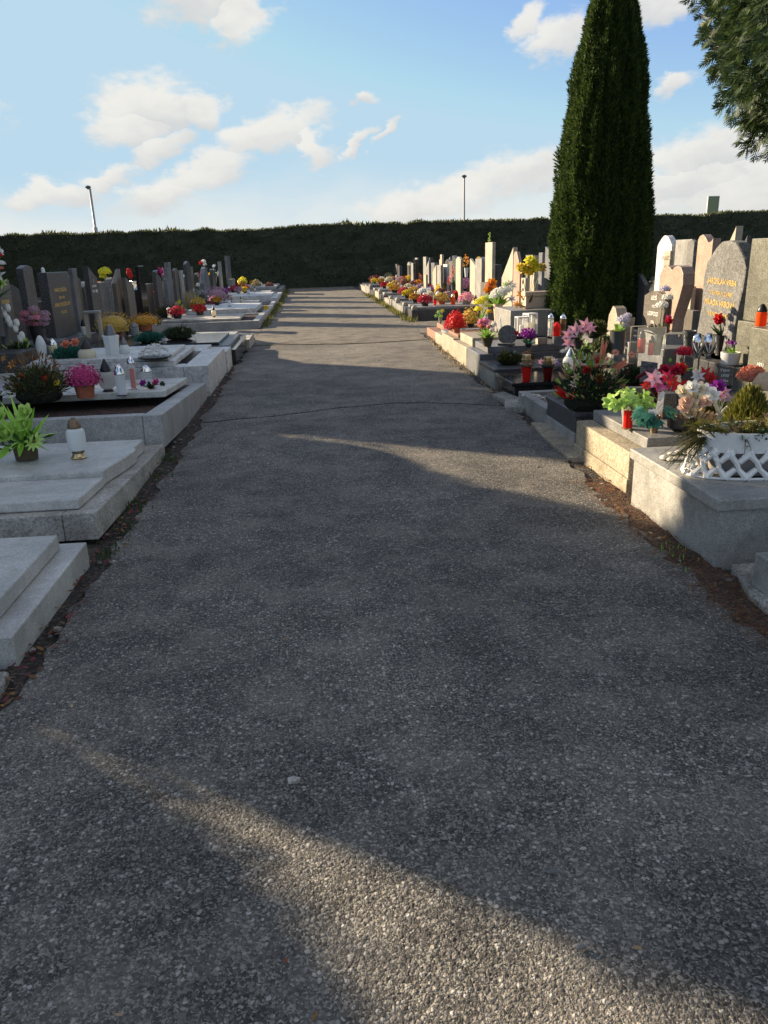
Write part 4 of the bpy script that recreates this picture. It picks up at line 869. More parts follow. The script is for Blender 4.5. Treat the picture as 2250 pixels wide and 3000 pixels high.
AR('wreath of dark fir with white and red flowers left of the long fir spray', 440, 1003, .35, 95, 28, 'teal', [(423, 989, 'rose', 9, 'red'), (436, 992, 'rose', 11, 'white'), (410, 990, 'pom', 8, 'white'), (462, 996, 'pom', 8, 'white'), (480, 997, 'pom', 8, 'lilac')], 16, nl=.05, dens=140)
AR('long dark fir spray with brown cones on black granite', 525, 992, .36, 125, 46, 'fir', [(522, 968, 'pom', 7, 'brown'), (541, 969, 'bud', 4, 'tan')], 24)
LN('grey lidded lantern behind the pale yellow chrysanthemum', 397, 985, 946, 24, .35, 'jar', body=plain('green grey glass', (.2, .25, .24), .3), lid=GLID)
for px, lb in ((622, 'left one of two cream roses lying on the grey slab'), (648, 'right one of two cream roses lying on the grey slab')):
    p = at(px, 1000, .245); s = mpp(p); t = thing('rose_head', lb, 'rose', p, 0, 'cream roses on the slab'); mb = MB(); rosehead(mb, (0, 0, .005), V(-.2, -.5, .8), 12*s, lf('cream')); mb.build('petals', t); mb = MB(); mb.petal((0, 0, .01), (.6, .3, .1), (0, 0, 1), .1, .04, .1, lf('green')); mb.build('leaf', t)
AR('dark bushy fir heap beyond the left cross path', 490, 930, .2, 78, 48, 'moss', [], 26, bits=[('wine', 50, .06)])
VB('cream and yellow flowers lying beside the tan grass', 522, 904, .2, 14, 8, BKPOT, [(512, 896, 'rose', 12, 'cream'), (527, 885, 'lily', 9, 'bright'), (534, 897, 'lily', 8, 'yellow')], 8, 'lgreen')
def grass(label, px, py, z, w, h, col, n=160):
    p = at(px, py, z); s = mpp(p); t = thing('dried_grass', label, 'ornamental grass', p); mb = MB()
    for i in range(n): a = rng.random()*6.28; q = rng.random()*w*s*.3; d = V(math.cos(a)*.45, math.sin(a)*.45, 1); mb.petal((math.cos(a)*q, math.sin(a)*q, 0), d, (math.cos(a), math.sin(a), .2), h*s*rng.uniform(.6, 1.1), .02, -.25, lf(col), 4, .05)
    mb.build('blades', t)
grass('tuft of pale tan ornamental grass in the left row', 560, 905, .2, 62, 54, 'straw')
def tallvase(label, px, by, z, vt, vw, vm, fl, **k): return VB(label, px, by, z, vw, by-vt, vm, fl, k.pop('greens', 6), **k)
tallvase('red flower in a white cup vase left of the dark bush', 444, 898, .3, 868, 14, WPOT, [(444, 860, 'rose', 11, 'red'), (438, 862, 'rose', 8, 'red')])
tallvase('pink and magenta bouquet in a cream vase before a grey headstone', 483, 870, .5, 826, 15, CGL, [(480, 800, 'pom', 12, 'magenta'), (486, 810, 'pom', 11, 'pink'), (474, 806, 'pom', 9, 'crimson'), (490, 812, 'pom', 8, 'purple')])
tallvase('red carnation bouquet in a white vase, middle of the left row', 600, 850, .5, 820, 11, WPOT, [(595, 806, 'pom', 10, 'crimson'), (588, 810, 'pom', 6, 'cream'), (602, 812, 'pom', 8, 'red')])
tallvase('white and red bouquet high before a far grey headstone', 600, 830, .7, 790, 8, WPOT, [(602, 772, 'pom', 8, 'white'), (595, 775, 'pom', 7, 'red'), (606, 778, 'pom', 6, 'white')])
tallvase('white lilies among dark stones near the far left end', 632, 830, .6, 812, 10, GRPOT, [(627, 796, 'lily', 9, 'white'), (640, 802, 'lily', 9, 'white'), (631, 782, 'lily', 7, 'white'), (618, 804, 'pom', 5, 'yellow')])
VB('silver grey leaved bush behind the tan grass', 592, 882, .2, 14, 6, BKPOT, [(585, 838, 'pom', 7, 'white'), (570, 852, 'pom', 6, 'white')], 60, 'silver', 1.0, 'silver_bush', 'shrub')
PM('dusty pink and brown heather mound near the far left graves', 637, 884, .2, 30, 8, 72, 838, 'mauve', BKPOT, 190, .04, leafc='moss')
PM('low red brown plants edging the grey grave', 620, 902, .15, 20, 2, 62, 884, 'wine', BKPOT, 90, .05, leafc='moss')
PM('yellow flowers in a dark pot before the hedge, upper one', 712, 842, .3, 16, 10, 24, 812, 'bright', BKPOT, 60, .06)
PM('yellow orange pansies on white kerb, lower of two yellow pots', 718, 858, .3, 14, 6, 22, 842, 'yellow', BKPOT, 60, .06)
PM('pale withered plant on the farthest left grave', 752, 842, .3, 12, 4, 26, 820, 'straw', BKPOT, 60, .07, leafc='olive')
PM('small brown heather on the farthest left grave end', 790, 842, .3, 12, 3, 22, 828, 'heather', BKPOT, 50, .07, leafc='moss')
PM('single tiny yellow flower on the long white slab corner', 780, 908, .2, 6, 3, 11, 897, 'yellow', BKPOT, 24, .04)
tallvase('big bright yellow chrysanthemum in a beige vase, left row', 322, 880, .6, 832, 13, BGPOT, [(318, 805, 'mum', 17, 'bright'), (311, 816, 'mum', 10, 'bright')], greens=10, gcol='lgreen')
tallvase('coral flower with leaves in an orange vase below the yellow one', 302, 895, .55, 865, 12, plain('orange ceramic', (.5, .25, .12), .4), [(298, 836, 'rose', 9, 'salmon'), (294, 846, 'rose', 8, 'red')], greens=8)
tallvase('red tulip rising before the black portrait headstone', 388, 860, .7, 838, 6, GVASE, [(386, 802, 'bud', 8, 'red'), (390, 812, 'bud', 6, 'red')], greens=2)
LN('clear glass lantern hanging by the black portrait headstone', 397, 862, 826, 20, .55, 'box', lid=SILV, candle=WAX)
p = ax(268, 905, -3.5); t = thing('stone_bench', 'small pale stone frame between two tall left stones', 'stone frame', (p.x, p.y, .5)); s = mpp(p); mb = MB()
mb.box(-.13, .13, -.07, .07, .382, .42, PALE); mb.build('lintel', t, .005)
for x in (-.1, .1): mb = MB(); mb.box(x-.02, x+.02, -.06, .06, .003, .38, CREAM); mb.build('leg', t, .004)

# ---- right row, near
def planter():
    p = at(2162, 1392, .37); s = mpp(p); t = thing('lattice_planter', 'white oval lattice planter on the tall granite box grave', 'planter', (2.52, 4.07, .37))
    a, b, h = .44, .2, .255; k = 22; shell = MB(); rib = MB()
    def P(u, z, gr=0): th = 2*math.pi*u; f = .86+.14*(1-z/h)+gr if z < h*.55 else .86+gr; return V(a*f*math.cos(th), b*f*math.sin(th), z)
    n = 72; vs = [P(i/n, h*.56, g) for g in (0, -.03) for i in range(n)]+[P(i/n, h, g) for g in (.015, -.03) for i in range(n)]
    F = []
    for i in range(n):
        j = (i+1) % n; F += [(i, j, 2*n+j, 2*n+i), (n+j, n+i, 3*n+i, 3*n+j), (2*n+i, 2*n+j, 3*n+j, 3*n+i), (j, i, n+i, n+j)]
    shell.add(vs, F, WPOT); shell.build('rim_band', t, smooth=40)
    for i in range(k):
        for sg in (1, -1):
            rib.tube([P((i+sg*.5*(1-math.cos(math.pi*q/4))*.5)/k, h*.58*(1-q/8)+.006) for q in range(9)], [.027, .021, .017, .0155, .0165, .016, .0165, .02, .022], WPOT, 6)
    rib.tube([P(i/72, .006) for i in range(73)], .008, WPOT, 6)
    rib.build('lattice', t, smooth=50)
    pot = MB(); pot.lathe([(.68, 0.005), (.74, h*.5), (.8, h*.86), (0, h*.87)], GRPOT, (0, 0, 0), 32, a, b); pot.build('liner', t, smooth=40)
    L = MB(); top = h*.9
    for i in range(170):
        x = rng.uniform(-.38, .4); d = V(rng.uniform(-.5, .35)-.35*(x < -.2), rng.uniform(-.8, .5), rng.uniform(-.1, .8)); fir(L, (x, rng.uniform(-.1, .1), top), d, rng.uniform(.1, .2), lf('olive' if rng.random() < .6 else 'fir'), .04, 240, .5)
    for i in range(34): d = V(-.9, rng.uniform(-.7, .5), rng.uniform(-.25, .35)); fir(L, (-.3, 0, top), d, rng.uniform(.15, .3), lf('olive'), .042, 260, .45)
    for i in range(28): d = rdir(-.1); L.petal((rng.uniform(-.2, .3), -.1, top), V(d.x, -abs(d.y)-.3, d.z*.6), rdir(), .09, .045, .2, lf('dgreen'), 3, .1)
    L.build('fir_twigs', t)
    Hb = MB()
    for i in range(70): x = rng.uniform(-.05, .42); c = V(x, rng.uniform(-.14, .12), top+rng.uniform(0, .12)); Hb.petal(c, rdir(.1)+V(0, 0, .5), rdir(), rng.uniform(.04, .08), .017, .2, lf('tan' if rng.random() < .5 else 'brown'), 3, .2)
    for i in range(24): x = rng.uniform(-.36, .2); c = V(x, rng.uniform(-.12, .12), top+rng.uniform(0, .08)); Hb.petal(c, rdir(.2), rdir(), .05, .016, .2, lf('brown'), 2, .2)
    Hb.build('dried_heather', t)
    return t
planter()
p = at(2165, 1278, .5)
t = thing('dwarf_conifer', 'fuzzy olive dwarf conifer behind the lattice planter', 'dwarf conifer', (2.66, 4.48, .37)); mb = MB(); mb.lathe(pot_prof(.075, .1), BRPOT); mb.build('pot', t, smooth=35)
mb = MB()
for i in range(2400): u = rdir(-.3); q = rng.random()**.35; zz = max(-.3, u.z); c = V(u.x*.13*q*(1-.35*max(0, zz)), u.y*.13*q*(1-.35*max(0, zz)), .2+zz*.2*q); mb.petal(c, u+V(0, 0, .9)+rdir()*.35, rdir(), rng.uniform(.03, .055), .011, .1, lf('olive'), 2, .15)
mb.build('foliage', t)
t = thing('heather_plant', 'tan and rust dry heather right of the dwarf conifer', 'heather', (2.92, 4.42, .37)); mb = MB(); mb.lathe(pot_prof(.07, .09), BKPOT); mb.build('pot', t, smooth=35)
mb = MB()
for i in range(240): d = rdir(.15); mb.petal((d.x*.05, d.y*.05, .1+rng.random()*.06), d+V(0, 0, .6), rdir(), rng.uniform(.08, .17), .014, .2, lf('tan' if i % 3 else 'heather'), 3, .2)
for i in range(40): d = rdir(-.1); mb.petal((0, 0, .12), d, rdir(), .13, .03, .2, lf('olive'), 3, .1)
mb.build('foliage', t)
def pebbles(label, pts, z, r, grp):
    for px, py in pts:
        p = at(px, py, z); mb = MB(); q = r*rng.uniform(.7, 1.25); vs = []
        mb.lathe([(0, 0), (q*.75, q*.08), (q, q*.35), (q*.8, q*.65), (0, q*.8)], PEBW, (0, 0, 0), 9, 1.25, .85)
        o = mb.build('pebble', None, 0, 60, p); o.rotation_euler.z = rng.random()*6; tag(o, label, 'pebble', grp)
PEBW = plain('white pebble', (.6, .56, .48), .6)
pebbles('small pale pebble in the cluster at the left end of the lattice planter', [(1945, 1346), (1968, 1333), (1985, 1347), (1962, 1350), (2008, 1331), (2000, 1347), (2020, 1346), (1987, 1330)], .37, .026, 'pebbles beside the planter')
pebbles('pale pebble on the bed of the small pale kerbed grave', [(1538, 1162), (1546, 1158), (1553, 1163), (1561, 1160), (1569, 1166), (1579, 1164), (1590, 1168), (1574, 1160)], .145, .03, 'pebbles on the small grave')
# on the grey slab behind
def lime2(t, s, top):
    mb = MB()
    for i in range(20):
        u = rdir(-.05); c = top+V(u.x*.16, u.y*.12, u.z*.09+.03); a, b = perp(unit(V(u.x, u.y-.6, u.z+.4))); nn = unit(V(u.x, u.y-.6, u.z+.4))
        for j in range(5): th = j*1.2566+i; d = a*math.cos(th)+b*math.sin(th); mb.petal(c, d+nn*.2, nn, .055, .046, .15, lf('ltgrn' if u.z > .2 else 'lgreen'), 3, .45)
    mb.build('blossoms', t)
VB('lime green hydrangea like plant behind the red tube candle', 1838, 1245, .368, 46, 58, GRPOT, [], 14, 'dgreen', 3.5, extra=lime2)
LN('straight red tube candle with gold cap before the lime plant', 1838, 1256, 1186, 31, .368, 'tall', body=REDG, lid=GOLDM, candle=plain('red candle', (.55, .06, .03), .5))
def ivy(t, s, top):
    mb = MB()
    for i in range(17):
        a = rng.uniform(-3.5, .4); d = V(math.cos(a), math.sin(a)*.8, rng.uniform(-.3, .5)); c = top+d*rng.uniform(.05, .13)+V(0, 0, rng.uniform(-.02, .05)); f = unit(V(d.x, d.y-.2, -.5)); nn = unit(V(d.x*.3, -.4, .9)); sd = f.cross(nn)
        for an in (-1.1, -.55, 0, .55, 1.1): mb.petal(c, f*math.cos(an)+sd*math.sin(an), nn, .085*(1-.25*abs(an)), .04, -.2, lf('teal'), 3, .08)
    mb.build('ivy_leaves', t)
VB('teal ivy leaves in a small brown vase with one white bloom', 1915, 1266, .368, 34, 50, BRONZE, [(1905, 1212, 'rose', 13, 'white')], 4, extra=ivy)
def boxv(t, s, top):
    b = MB(); b.box(-.055, .055, -.055, .055, 0, .19, BROWNG); b.build('stone_vase', t, .006)
    r_ = MB()
    for i in range(7): r_.petal((-.06, -.06, .21-.02*i), V(-.4-.1*i, -.4, -.4-.1*i), (0, -1, .3), .11, .04, rng.uniform(-.4, .4), WPOT, 4, .4)
    r_.build('ribbon', t)
VB('dark square stone vase holding pink and red lilies with white ribbon', 1950, 1222, .368, 0, 0, None, [(1908, 1108, 'lily', 30, 'pink'), (1922, 1125, 'lily', 28, 'magenta'), (1962, 1122, 'lily', 24, 'red'), (1945, 1105, 'lily', 24, 'crimson'), (1975, 1135, 'lily', 20, 'red'), (1890, 1130, 'lily', 18, 'red')], 16, 'dgreen', .7, extra=boxv)
def paper(t, s, top):
    mb = MB(); 
    for i in range(70): u = rdir(-.1); mb.petal((u.x*.1, u.y*.08, .05+u.z*.05), u, rdir(), .07, .03, .3, lf('tan'), 2, .3)
    mb.build('wrapping', t)
VB('bunch of white and peach roses wrapped in tan straw', 2032, 1262, .368, 36, 22, BKPOT, [(1995, 1148, 'rose', 19, 'cream'), (2015, 1135, 'rose', 18, 'white'), (2035, 1140, 'rose', 19, 'cream'), (2055, 1145, 'rose', 18, 'white'), (2000, 1172, 'rose', 19, 'peach'), (2022, 1165, 'rose', 19, 'cream'), (2075, 1158, 'rose', 20, 'white'), (1992, 1190, 'rose', 17, 'peach'), (2015, 1188, 'rose', 17, 'cream'), (2040, 1180, 'rose', 18, 'peach'), (2008, 1206, 'rose', 17, 'cream'), (2062, 1178, 'rose', 16, 'peach'), (2085, 1172, 'rose', 14, 'white')], 10, 'tan', .8, extra=paper)
VB('purple and pink gladioli with a white paper strip', 2105, 1240, .37, 24, 30, GRPOT, [(2092, 1132, 'rose', 18, 'purple'), (2080, 1140, 'rose', 14, 'violet'), (2112, 1148, 'lily', 20, 'pink'), (2120, 1165, 'lily', 18, 'mauve'), (2100, 1160, 'lily', 17, 'pink')], 8, 'silver', .8)
p = at(1990, 1262, .368); t = tag((lambda mb: (mb.lathe([(.05, 0), (.085, .03), (.09, .1), (.08, .1), (.07, .05), (0, .04)], BKPOT, (0, 0, 0), 18), mb.build('empty_bowl', None, 0, 35, p))[1])(MB()), 'empty black bowl between ivy vase and wrapped roses', 'bowl')
# fir arrangement on the dark tub grave
def cones(t, s):
    mb = MB()
    for x, y, c, ln in ((1742, 1055, 'salmon', .17), (1728, 1080, 'red', .12), (1775, 1085, 'salmon', .15), (1660, 1160, 'red', .2), (1740, 1125, 'red', .08), (1845, 1112, 'wine', .14)):
        b = off(1724, 1196, s, x, y, -.1); 
        for k in range(8): mb.petal(b, V(.5 if x > 1750 else (-.6 if x < 1700 else .05), -.2, .9 if x < 1760 and x > 1700 else .25)+rdir()*.15, rdir(), ln, .03, .1, lf(c), 4, .06)
    mb.build('dyed_leaves', t)
AR('large fir arrangement with orange red blooms and dried leaves on dark tub', 1724, 1196, .298, 240, 165, 'fir', [(1802, 1045, 'daisy', 12, 'salmon'), (1832, 1047, 'daisy', 12, 'salmon'), (1714, 1088, 'rose', 13, 'red'), (1690, 1062, 'lily', 12, 'cream'), (1709, 1052, 'lily', 13, 'lilac'), (1695, 1122, 'lily', 13, 'yellow'), (1678, 1145, 'rose', 12, 'orange'), (1740, 1105, 'rose', 12, 'amber'), (1672, 1100, 'lily', 15, 'tan'), (1665, 1120, 'lily', 14, 'peach')], 44, cones, nl=.03, bits=[('tan', 60, .06), ('salmon', 24, .05), ('lgreen', 70, .07), ('autumn', 40, .05)])
LN('round white lantern with silver cap behind the fir arrangement', 1669, 1085, 1020, 42, .3, 'globe', body=WGL, lid=SILV)
LN('small grey pointed lantern in the shade below the thuja', 1752, 1048, 1003, 20, .4, 'jar', body=GRPOT, lid=GLID)
LN('large red lantern with double gold rim on the black grave corner', 1541, 1118, 1042, 38, .196, 'cup')
LN('dark red lantern with black shoulder right of the large red one', 1604, 1113, 1048, 42, .196, 'cup', body=DRED, lid=BKPOT)
VB('violet and pink pansies behind the dark red lantern', 1602, 1095, .2, 20, 12, BKPOT, [(1585, 1060, 'lily', 12, 'pink'), (1590, 1072, 'lily', 10, 'mauve'), (1622, 1058, 'lily', 12, 'lilac'), (1630, 1066, 'lily', 10, 'violet'), (1612, 1052, 'lily', 9, 'white')], 10, 'lgreen')
AR('dark moss wreath with grey cones on the grey granite grave', 1492, 1066, .225, 92, 40, 'moss', [(1478, 1036, 'pom', 12, 'olive'), (1506, 1035, 'pom', 8, 'silver'), (1492, 1044, 'pom', 7, 'white'), (1458, 1052, 'pom', 7, 'brown')], 22)
PM('brown capped dry plant behind the large red lantern', 1545, 1060, .225, 26, 6, 34, 1030, 'brown', BKPOT, 60, .03, leafc='moss')
# two step grave items
VB('pink hyacinth with bright green leaves in a dark pot with yellow strip', 1427, 1015, .385, 40, 26, plain('dark olive pot', (.09, .075, .035), .6), [(1412, 955, 'rose', 12, 'salmon'), (1420, 945, 'rose', 12, 'pink'), (1408, 945, 'rose', 9, 'pink')], 20, 'lgreen', 1.0)
def plaque():
    p = at(1486, 1012, .385); s = mpp(p); t = thing('round_plaque', 'round cut grey stone plaque leaning on a small stand', 'stone plaque', p, R(-35))
    mb = MB(); n = 20; r = 29*s; mb.prism([(r*math.cos(2*math.pi*i/n)*(1 if abs(i-15) > 2 else .9), r*1.02+max(-r*.78, r*math.sin(2*math.pi*i/n))) for i in range(n)], -.015, .015, ROUGHG, 'y'); mb.build('disc', t, .004)
    mb = MB(); mb.box(-r*.9, r*.7, -.05, .05, 0, r*.2, DARK); mb.tube([(-r*.6, .03, r*.2), (-r*.9, .05, r*2.6)], .006, SILV, 6); mb.build('stand', t)
plaque()
VB('big purple artificial peony with teal leaves', 1548, 1018, .385, 22, 10, BKPOT, [(1545, 985, 'mum', 23, 'purple'), (1515, 978, 'pom', 8, 'crimson')], 12, 'teal', 1.0)
p = at(1590, 1008, .385); mb = MB(); mb.box(-.09, .05, -.06, .06, 0, .09, CREAM); tag(mb.build('stone_block', None, .006, None, p), 'small white lettered block left of the blue granite cube', 'stone block')
p = at(1640, 1012, .385); mb = MB(); mb.box(-.09, .1, -.08, .08, 0, .13, BLUE); tag(mb.build('stone_block', None, .006, None, p), 'blue granite cube under the pink lilies', 'stone block')
LN('bright red heart candle on the blue granite cube', 1630, 985, 945, 24, .51, 'jar', lid=REDG)
LN('tall silver framed glass lantern left of the bright red candle', 1612, 986, 920, 20, .52, 'tall', lid=SILV, candle=WAX)
LN('white framed box lantern behind the purple peony', 1528, 982, 930, 34, .52, 'box', lid=WPOT, candle=WAX)
LN('second white framed box lantern, right of the first and taller', 1552, 978, 920, 32, .52, 'box', lid=WPOT, candle=plain('yellow candle', (.7, .6, .2), .5))
LN('slim silver lantern with white cap in the shade of the small yellow stone', 1648, 985, 922, 22, .5, 'tall', lid=SILV, body=glass('brown glass', (.3, .22, .15), .5, .1))
VB('bunch of pink lilies in a dark vase below the small yellow stone', 1692, 1022, .5, 34, 26, BKPOT, [(1662, 978, 'lily', 24, 'pink'), (1685, 965, 'lily', 26, 'pink'), (1715, 955, 'lily', 25, 'pink'), (1662, 1000, 'lily', 22, 'pink'), (1695, 1003, 'lily', 21, 'magenta'), (1730, 965, 'lily', 20, 'pink'), (1702, 972, 'lily', 18, 'rose')], 12, 'dgreen')
AR('dry brown fir bunch at the foot of the small yellow stone', 1660, 950, .55, 62, 50, 'moss', [], 14, bits=[('straw', 40, .07)])
VB('lilac hydrangea with green leaves in a tall dark cylinder vase', 1806, 1036, .5, 74, 66, GVASE, [(1818, 945, 'mum', 17, 'lilac'), (1832, 934, 'mum', 11, 'lilac'), (1826, 960, 'mum', 11, 'lilac')], 24, 'lgreen', .9, vprof=lambda r, h: [(r*.55, 0), (r*.6, h*.3), (r*.6, h*.97), (r*.63, h), (r*.52, h), (r*.5, h*.8), (0, h*.78)])
AR('dark green shrubby twigs in shade between lilies and lilac hydrangea', 1745, 990, .5, 80, 70, 'moss', [], 18)
LN('dark red candle lantern in a glass case, left of two', 1878, 1034, 968, 22, .5, 'jar', body=glass('deep red glass', (.5, .015, .01), .85, .1))
LN('red candle lantern in a glass case, right of two', 1906, 1040, 985, 18, .5, 'jar')
p = at(1893, 1045, .5); s = mpp(p); t = thing('glass_case', 'square clear glass case around the two red candles', 'glass case', p); q = .15; mb = MB()
for sx in (-1, 1):
    for sy in (-1, 1): mb.box(sx*q-.005, sx*q+.005, sy*.1-.005, sy*.1+.005, .003, .32, SILV)
for yy in (-.1, .1): mb.box(-q+.006, q-.006, yy-.005, yy+.005, .311, .321, SILV)
mb.build('frame', t); mb = MB(); mb.box(-q+.007, q-.007, -.098, -.096, .003, .309, glass('case pane', (.8, .82, .82), .1, .05)); mb.build('pane', t)
VB('white orchid heads on a stem before the brown plate headstone', 1925, 1040, .5, 30, 62, glass('grey green vase glass', (.3, .34, .3), .7, .1), [(1932, 863, 'mum', 15, 'lilac'), (1945, 885, 'mum', 15, 'white'), (1928, 906, 'mum', 16, 'white'), (1950, 945, 'rose', 11, 'crimson'), (1955, 938, 'rose', 8, 'magenta')], 26, 'dgreen', .45)
VB('black tapering vase with dry stalks right of the white orchids', 2016, 1032, .5, 42, 62, GVASE, [(1985, 985, 'bud', 3, 'tan')], 4, 'tan', .6)
def hearts():
    for px, lb, fc in ((2042, 'left silver heart lantern half with fanned rays', 'a'), (2075, 'right silver heart lantern half with fanned rays', 'b')):
        p = at(px, 1050, .5); s = mpp(p); t = thing('heart_lantern', lb, 'lantern', p, R(-25), 'silver fan heart lanterns'); h = 74*s; r = 18*s
        mb = MB(); mb.lathe([(r*.4, 0), (r*.75, h*.2), (r*1.05, h*.6), (r*.9, h*.85), (r*.4, h*.98), (0, h)], SILV, (0, 0, 0), 18, 1, .7); mb.build('body', t, smooth=50)
        mb = MB()
        for i in range(7):
            a = R(20+i*24); mb.tube([(0, -r*.62, h*.2), (math.cos(a)*r*.5, -r*.8, h*.2+math.sin(a)*h*.3), (math.cos(a)*r*.95, -r*.5, h*.25+math.sin(a)*h*.55)], [.003, .006, .004], WPOT if i % 2 else DLID, 6)
        mb.build('rays', t, smooth=50)
hearts()
VB('red rose with dark leaves in a black vase before the split grey stone', 2108, 1040, .5, 40, 58, BKPOT, [(2096, 938, 'rose', 15, 'red'), (2092, 946, 'rose', 10, 'crimson'), (2130, 930, 'pom', 7, 'wine')], 18, 'dgreen', .9)
VB('brown dried hydrangea bunch leaning by the family headstone', 2152, 1010, .55, 22, 40, GVASE, [(2172, 872, 'mum', 20, 'brown'), (2188, 880, 'mum', 18, 'brown'), (2180, 892, 'mum', 18, 'tan'), (2160, 885, 'spike', 14, 'tan')], 14, 'straw', .8)
VB('white pot with violet flowers and lime leaves on the stone shelf', 2138, 1066, .5, 56, 34, WPOT, [(2135, 1007, 'pom', 9, 'purple'), (2118, 1005, 'pom', 7, 'mauve'), (2150, 1010, 'pom', 6, 'violet')], 34, 'lgreen', .8, vprof=lambda r, h: [(r*.85, 0), (r*.95, h*.5), (r, h), (r*.9, h), (r*.85, h*.7), (0, h*.7)])
p = ax(2229, 945, 4.08); lantern('orange red lantern with black bullet lid on the family headstone', (p.x, p.y, .902), .2, .1, 'jar', body=ORG)
VB('crimson carnation on a tall stem above the red roses', 1998, 1100, .37, 14, 14, BKPOT, [(1997, 1038, 'mum', 22, 'crimson'), (1960, 1056, 'bud', 4, 'lime')], 9, 'lime', .9)
VB('three red roses with round green buds before the silver hearts', 1962, 1150, .37, 24, 18, BKPOT, [(1942, 1084, 'rose', 16, 'crimson'), (1975, 1087, 'rose', 16, 'crimson'), (1992, 1082, 'rose', 17, 'red'), (1960, 1106, 'pom', 8, 'lgreen'), (1972, 1110, 'pom', 7, 'lgreen')], 16, 'lgreen', .7)
VB('red poinsettia with white petals before the lettered tablet', 2062, 1160, .37, 30, 20, TERRA, [(2040, 1100, 'lily', 22, 'white'), (2060, 1095, 'lily', 24, 'red'), (2080, 1108, 'lily', 24, 'red'), (2048, 1120, 'lily', 20, 'salmon'), (2072, 1128, 'lily', 20, 'wine')], 14, 'green', .8)
def tablet(label, px, py, z, w, h, m, lines, tc, rz):
    p = at(px, py, z); s = mpp(p); t = thing('memorial_tablet', label, 'tablet', p, rz); mb = MB(); mb.prism([(-w*s/2, 0), (w*s/2, 0), (w*s/2, h*s*.92), (-w*s/2, h*s)], -.02, .02, m, 'y'); mb.build('tablet', t, .004)
    for i, l in enumerate(lines): text(l, h*s*.2, tc, t, 0, h*s*(.7-.27*i), -.0225)
tablet('small brown memorial tablet with white lettering on the grave', 2122, 1128, .5, 40, 58, BROWNG, ['Vzpo-', '1930', '1994'], WLET, R(-40))
tablet('silver open book memorial with ribbed pages', 1898, 1120, .37, 46, 62, ROUGHG, ['~~~~', '~~~'], DLID, R(-30))
t = thing('granite_lump', 'rounded peach stone lump at the right edge of the grave', 'stone', at(2256, 1140, .5)); mb = MB(); mb.lathe([(.12, 0), (.14, .05), (.1, .12), (0, .15)], plain('peach stone', (.6, .42, .26), .7), (0, 0, 0), 14); mb.build('stone', t, smooth=60)

# more planting between the right graves
AR('dark fir mound behind the round white lantern', 1700, 1062, .3, 90, 62, 'fir', [(1690, 1025, 'lily', 12, 'lilac'), (1715, 1030, 'rose', 9, 'cream')], 16, bits=[('lgreen', 40, .06)])
AR('dark green conifer tray between the big fir arrangement and red candles', 1862, 1128, .3, 130, 70, 'fir', [(1830, 1090, 'pom', 8, 'wine')], 22)
PM('bushy wine red heather below the two red case candles', 1930, 1178, .37, 26, 8, 62, 1128, 'wine', BKPOT, 110, .03, leafc='dgreen')
AR('low evergreen bunch behind the wrapped roses', 2078, 1222, .37, 110, 80, 'olive', [(2060, 1190, 'pom', 9, 'cream'), (2095, 1195, 'pom', 8, 'pink')], 18, bits=[('tan', 30, .06)])
VB('fuchsia chrysanthemums tucked behind the dark stone vase', 1975, 1190, .37, 22, 14, BKPOT, [(1960, 1138, 'mum', 17, 'magenta'), (1985, 1142, 'mum', 16, 'crimson'), (2003, 1128, 'mum', 14, 'red'), (1940, 1142, 'mum', 13, 'pink')], 16, 'green', .8)
PM('yellow green euonymus bush in shade behind pink lilies', 1772, 1034, .5, 26, 8, 66, 985, 'moss', BKPOT, 90, .04, leafc='dgreen')
VB('dark vase of small white asters by the grey lantern', 1660, 1060, .3, 20, 16, GVASE, [(1648, 1032, 'mum', 9, 'white'), (1662, 1026, 'mum', 9, 'white'), (1674, 1034, 'mum', 8, 'lilac')], 14, 'green', .8)
PM('orange red begonia bush at the foot of the family headstone', 2200, 1118, .5, 26, 10, 70, 1072, 'salmon', TERRA, 90, .03)
# ---- right row, by the sunlit beige graves
PM('red chrysanthemum in a small red pot at the sunlit grave corner', 1337, 974, .32, 24, 18, 60, 908, 'red', TERRA, 90, .03)
PM('red flowers hanging left of the small red pot', 1317, 966, .32, 16, 4, 30, 930, 'crimson', BKPOT, 50, .03)
VB('tall sprig of yellow green leaves in a cream vase at the kerb end', 1290, 948, .32, 12, 18, CREAM, [(1285, 915, 'lily', 9, 'ltgrn'), (1296, 912, 'lily', 8, 'yellow'), (1278, 925, 'lily', 8, 'ltgrn')], 14, 'lgreen')
PM('straw yellow chrysanthemum right of the red one', 1378, 958, .36, 26, 14, 50, 900, 'gold', BKPOT, 90, .03)
VB('lemon yellow chrysanthemum bunch left of the white hydrangea vase', 1412, 955, .4, 16, 14, BKPOT, [(1402, 892, 'mum', 14, 'bright'), (1416, 885, 'mum', 13, 'bright'), (1430, 880, 'mum', 11, 'ltgrn'), (1400, 910, 'mum', 12, 'bright'), (1428, 900, 'mum', 10, 'bright'), (1433, 918, 'mum', 9, 'yellow')], 16, 'lgreen', .7)
VB('white hydrangea and lily bouquet in a tall beige plastic vase', 1458, 952, .45, 30, 60, BGPOT, [(1462, 868, 'mum', 22, 'white'), (1480, 860, 'mum', 18, 'white'), (1450, 875, 'mum', 16, 'white'), (1502, 845, 'lily', 14, 'white'), (1496, 880, 'lily', 13, 'lilac'), (1490, 838, 'lily', 13, 'cream'), (1478, 842, 'lily', 12, 'ltgrn')], 20, 'lgreen', .9)
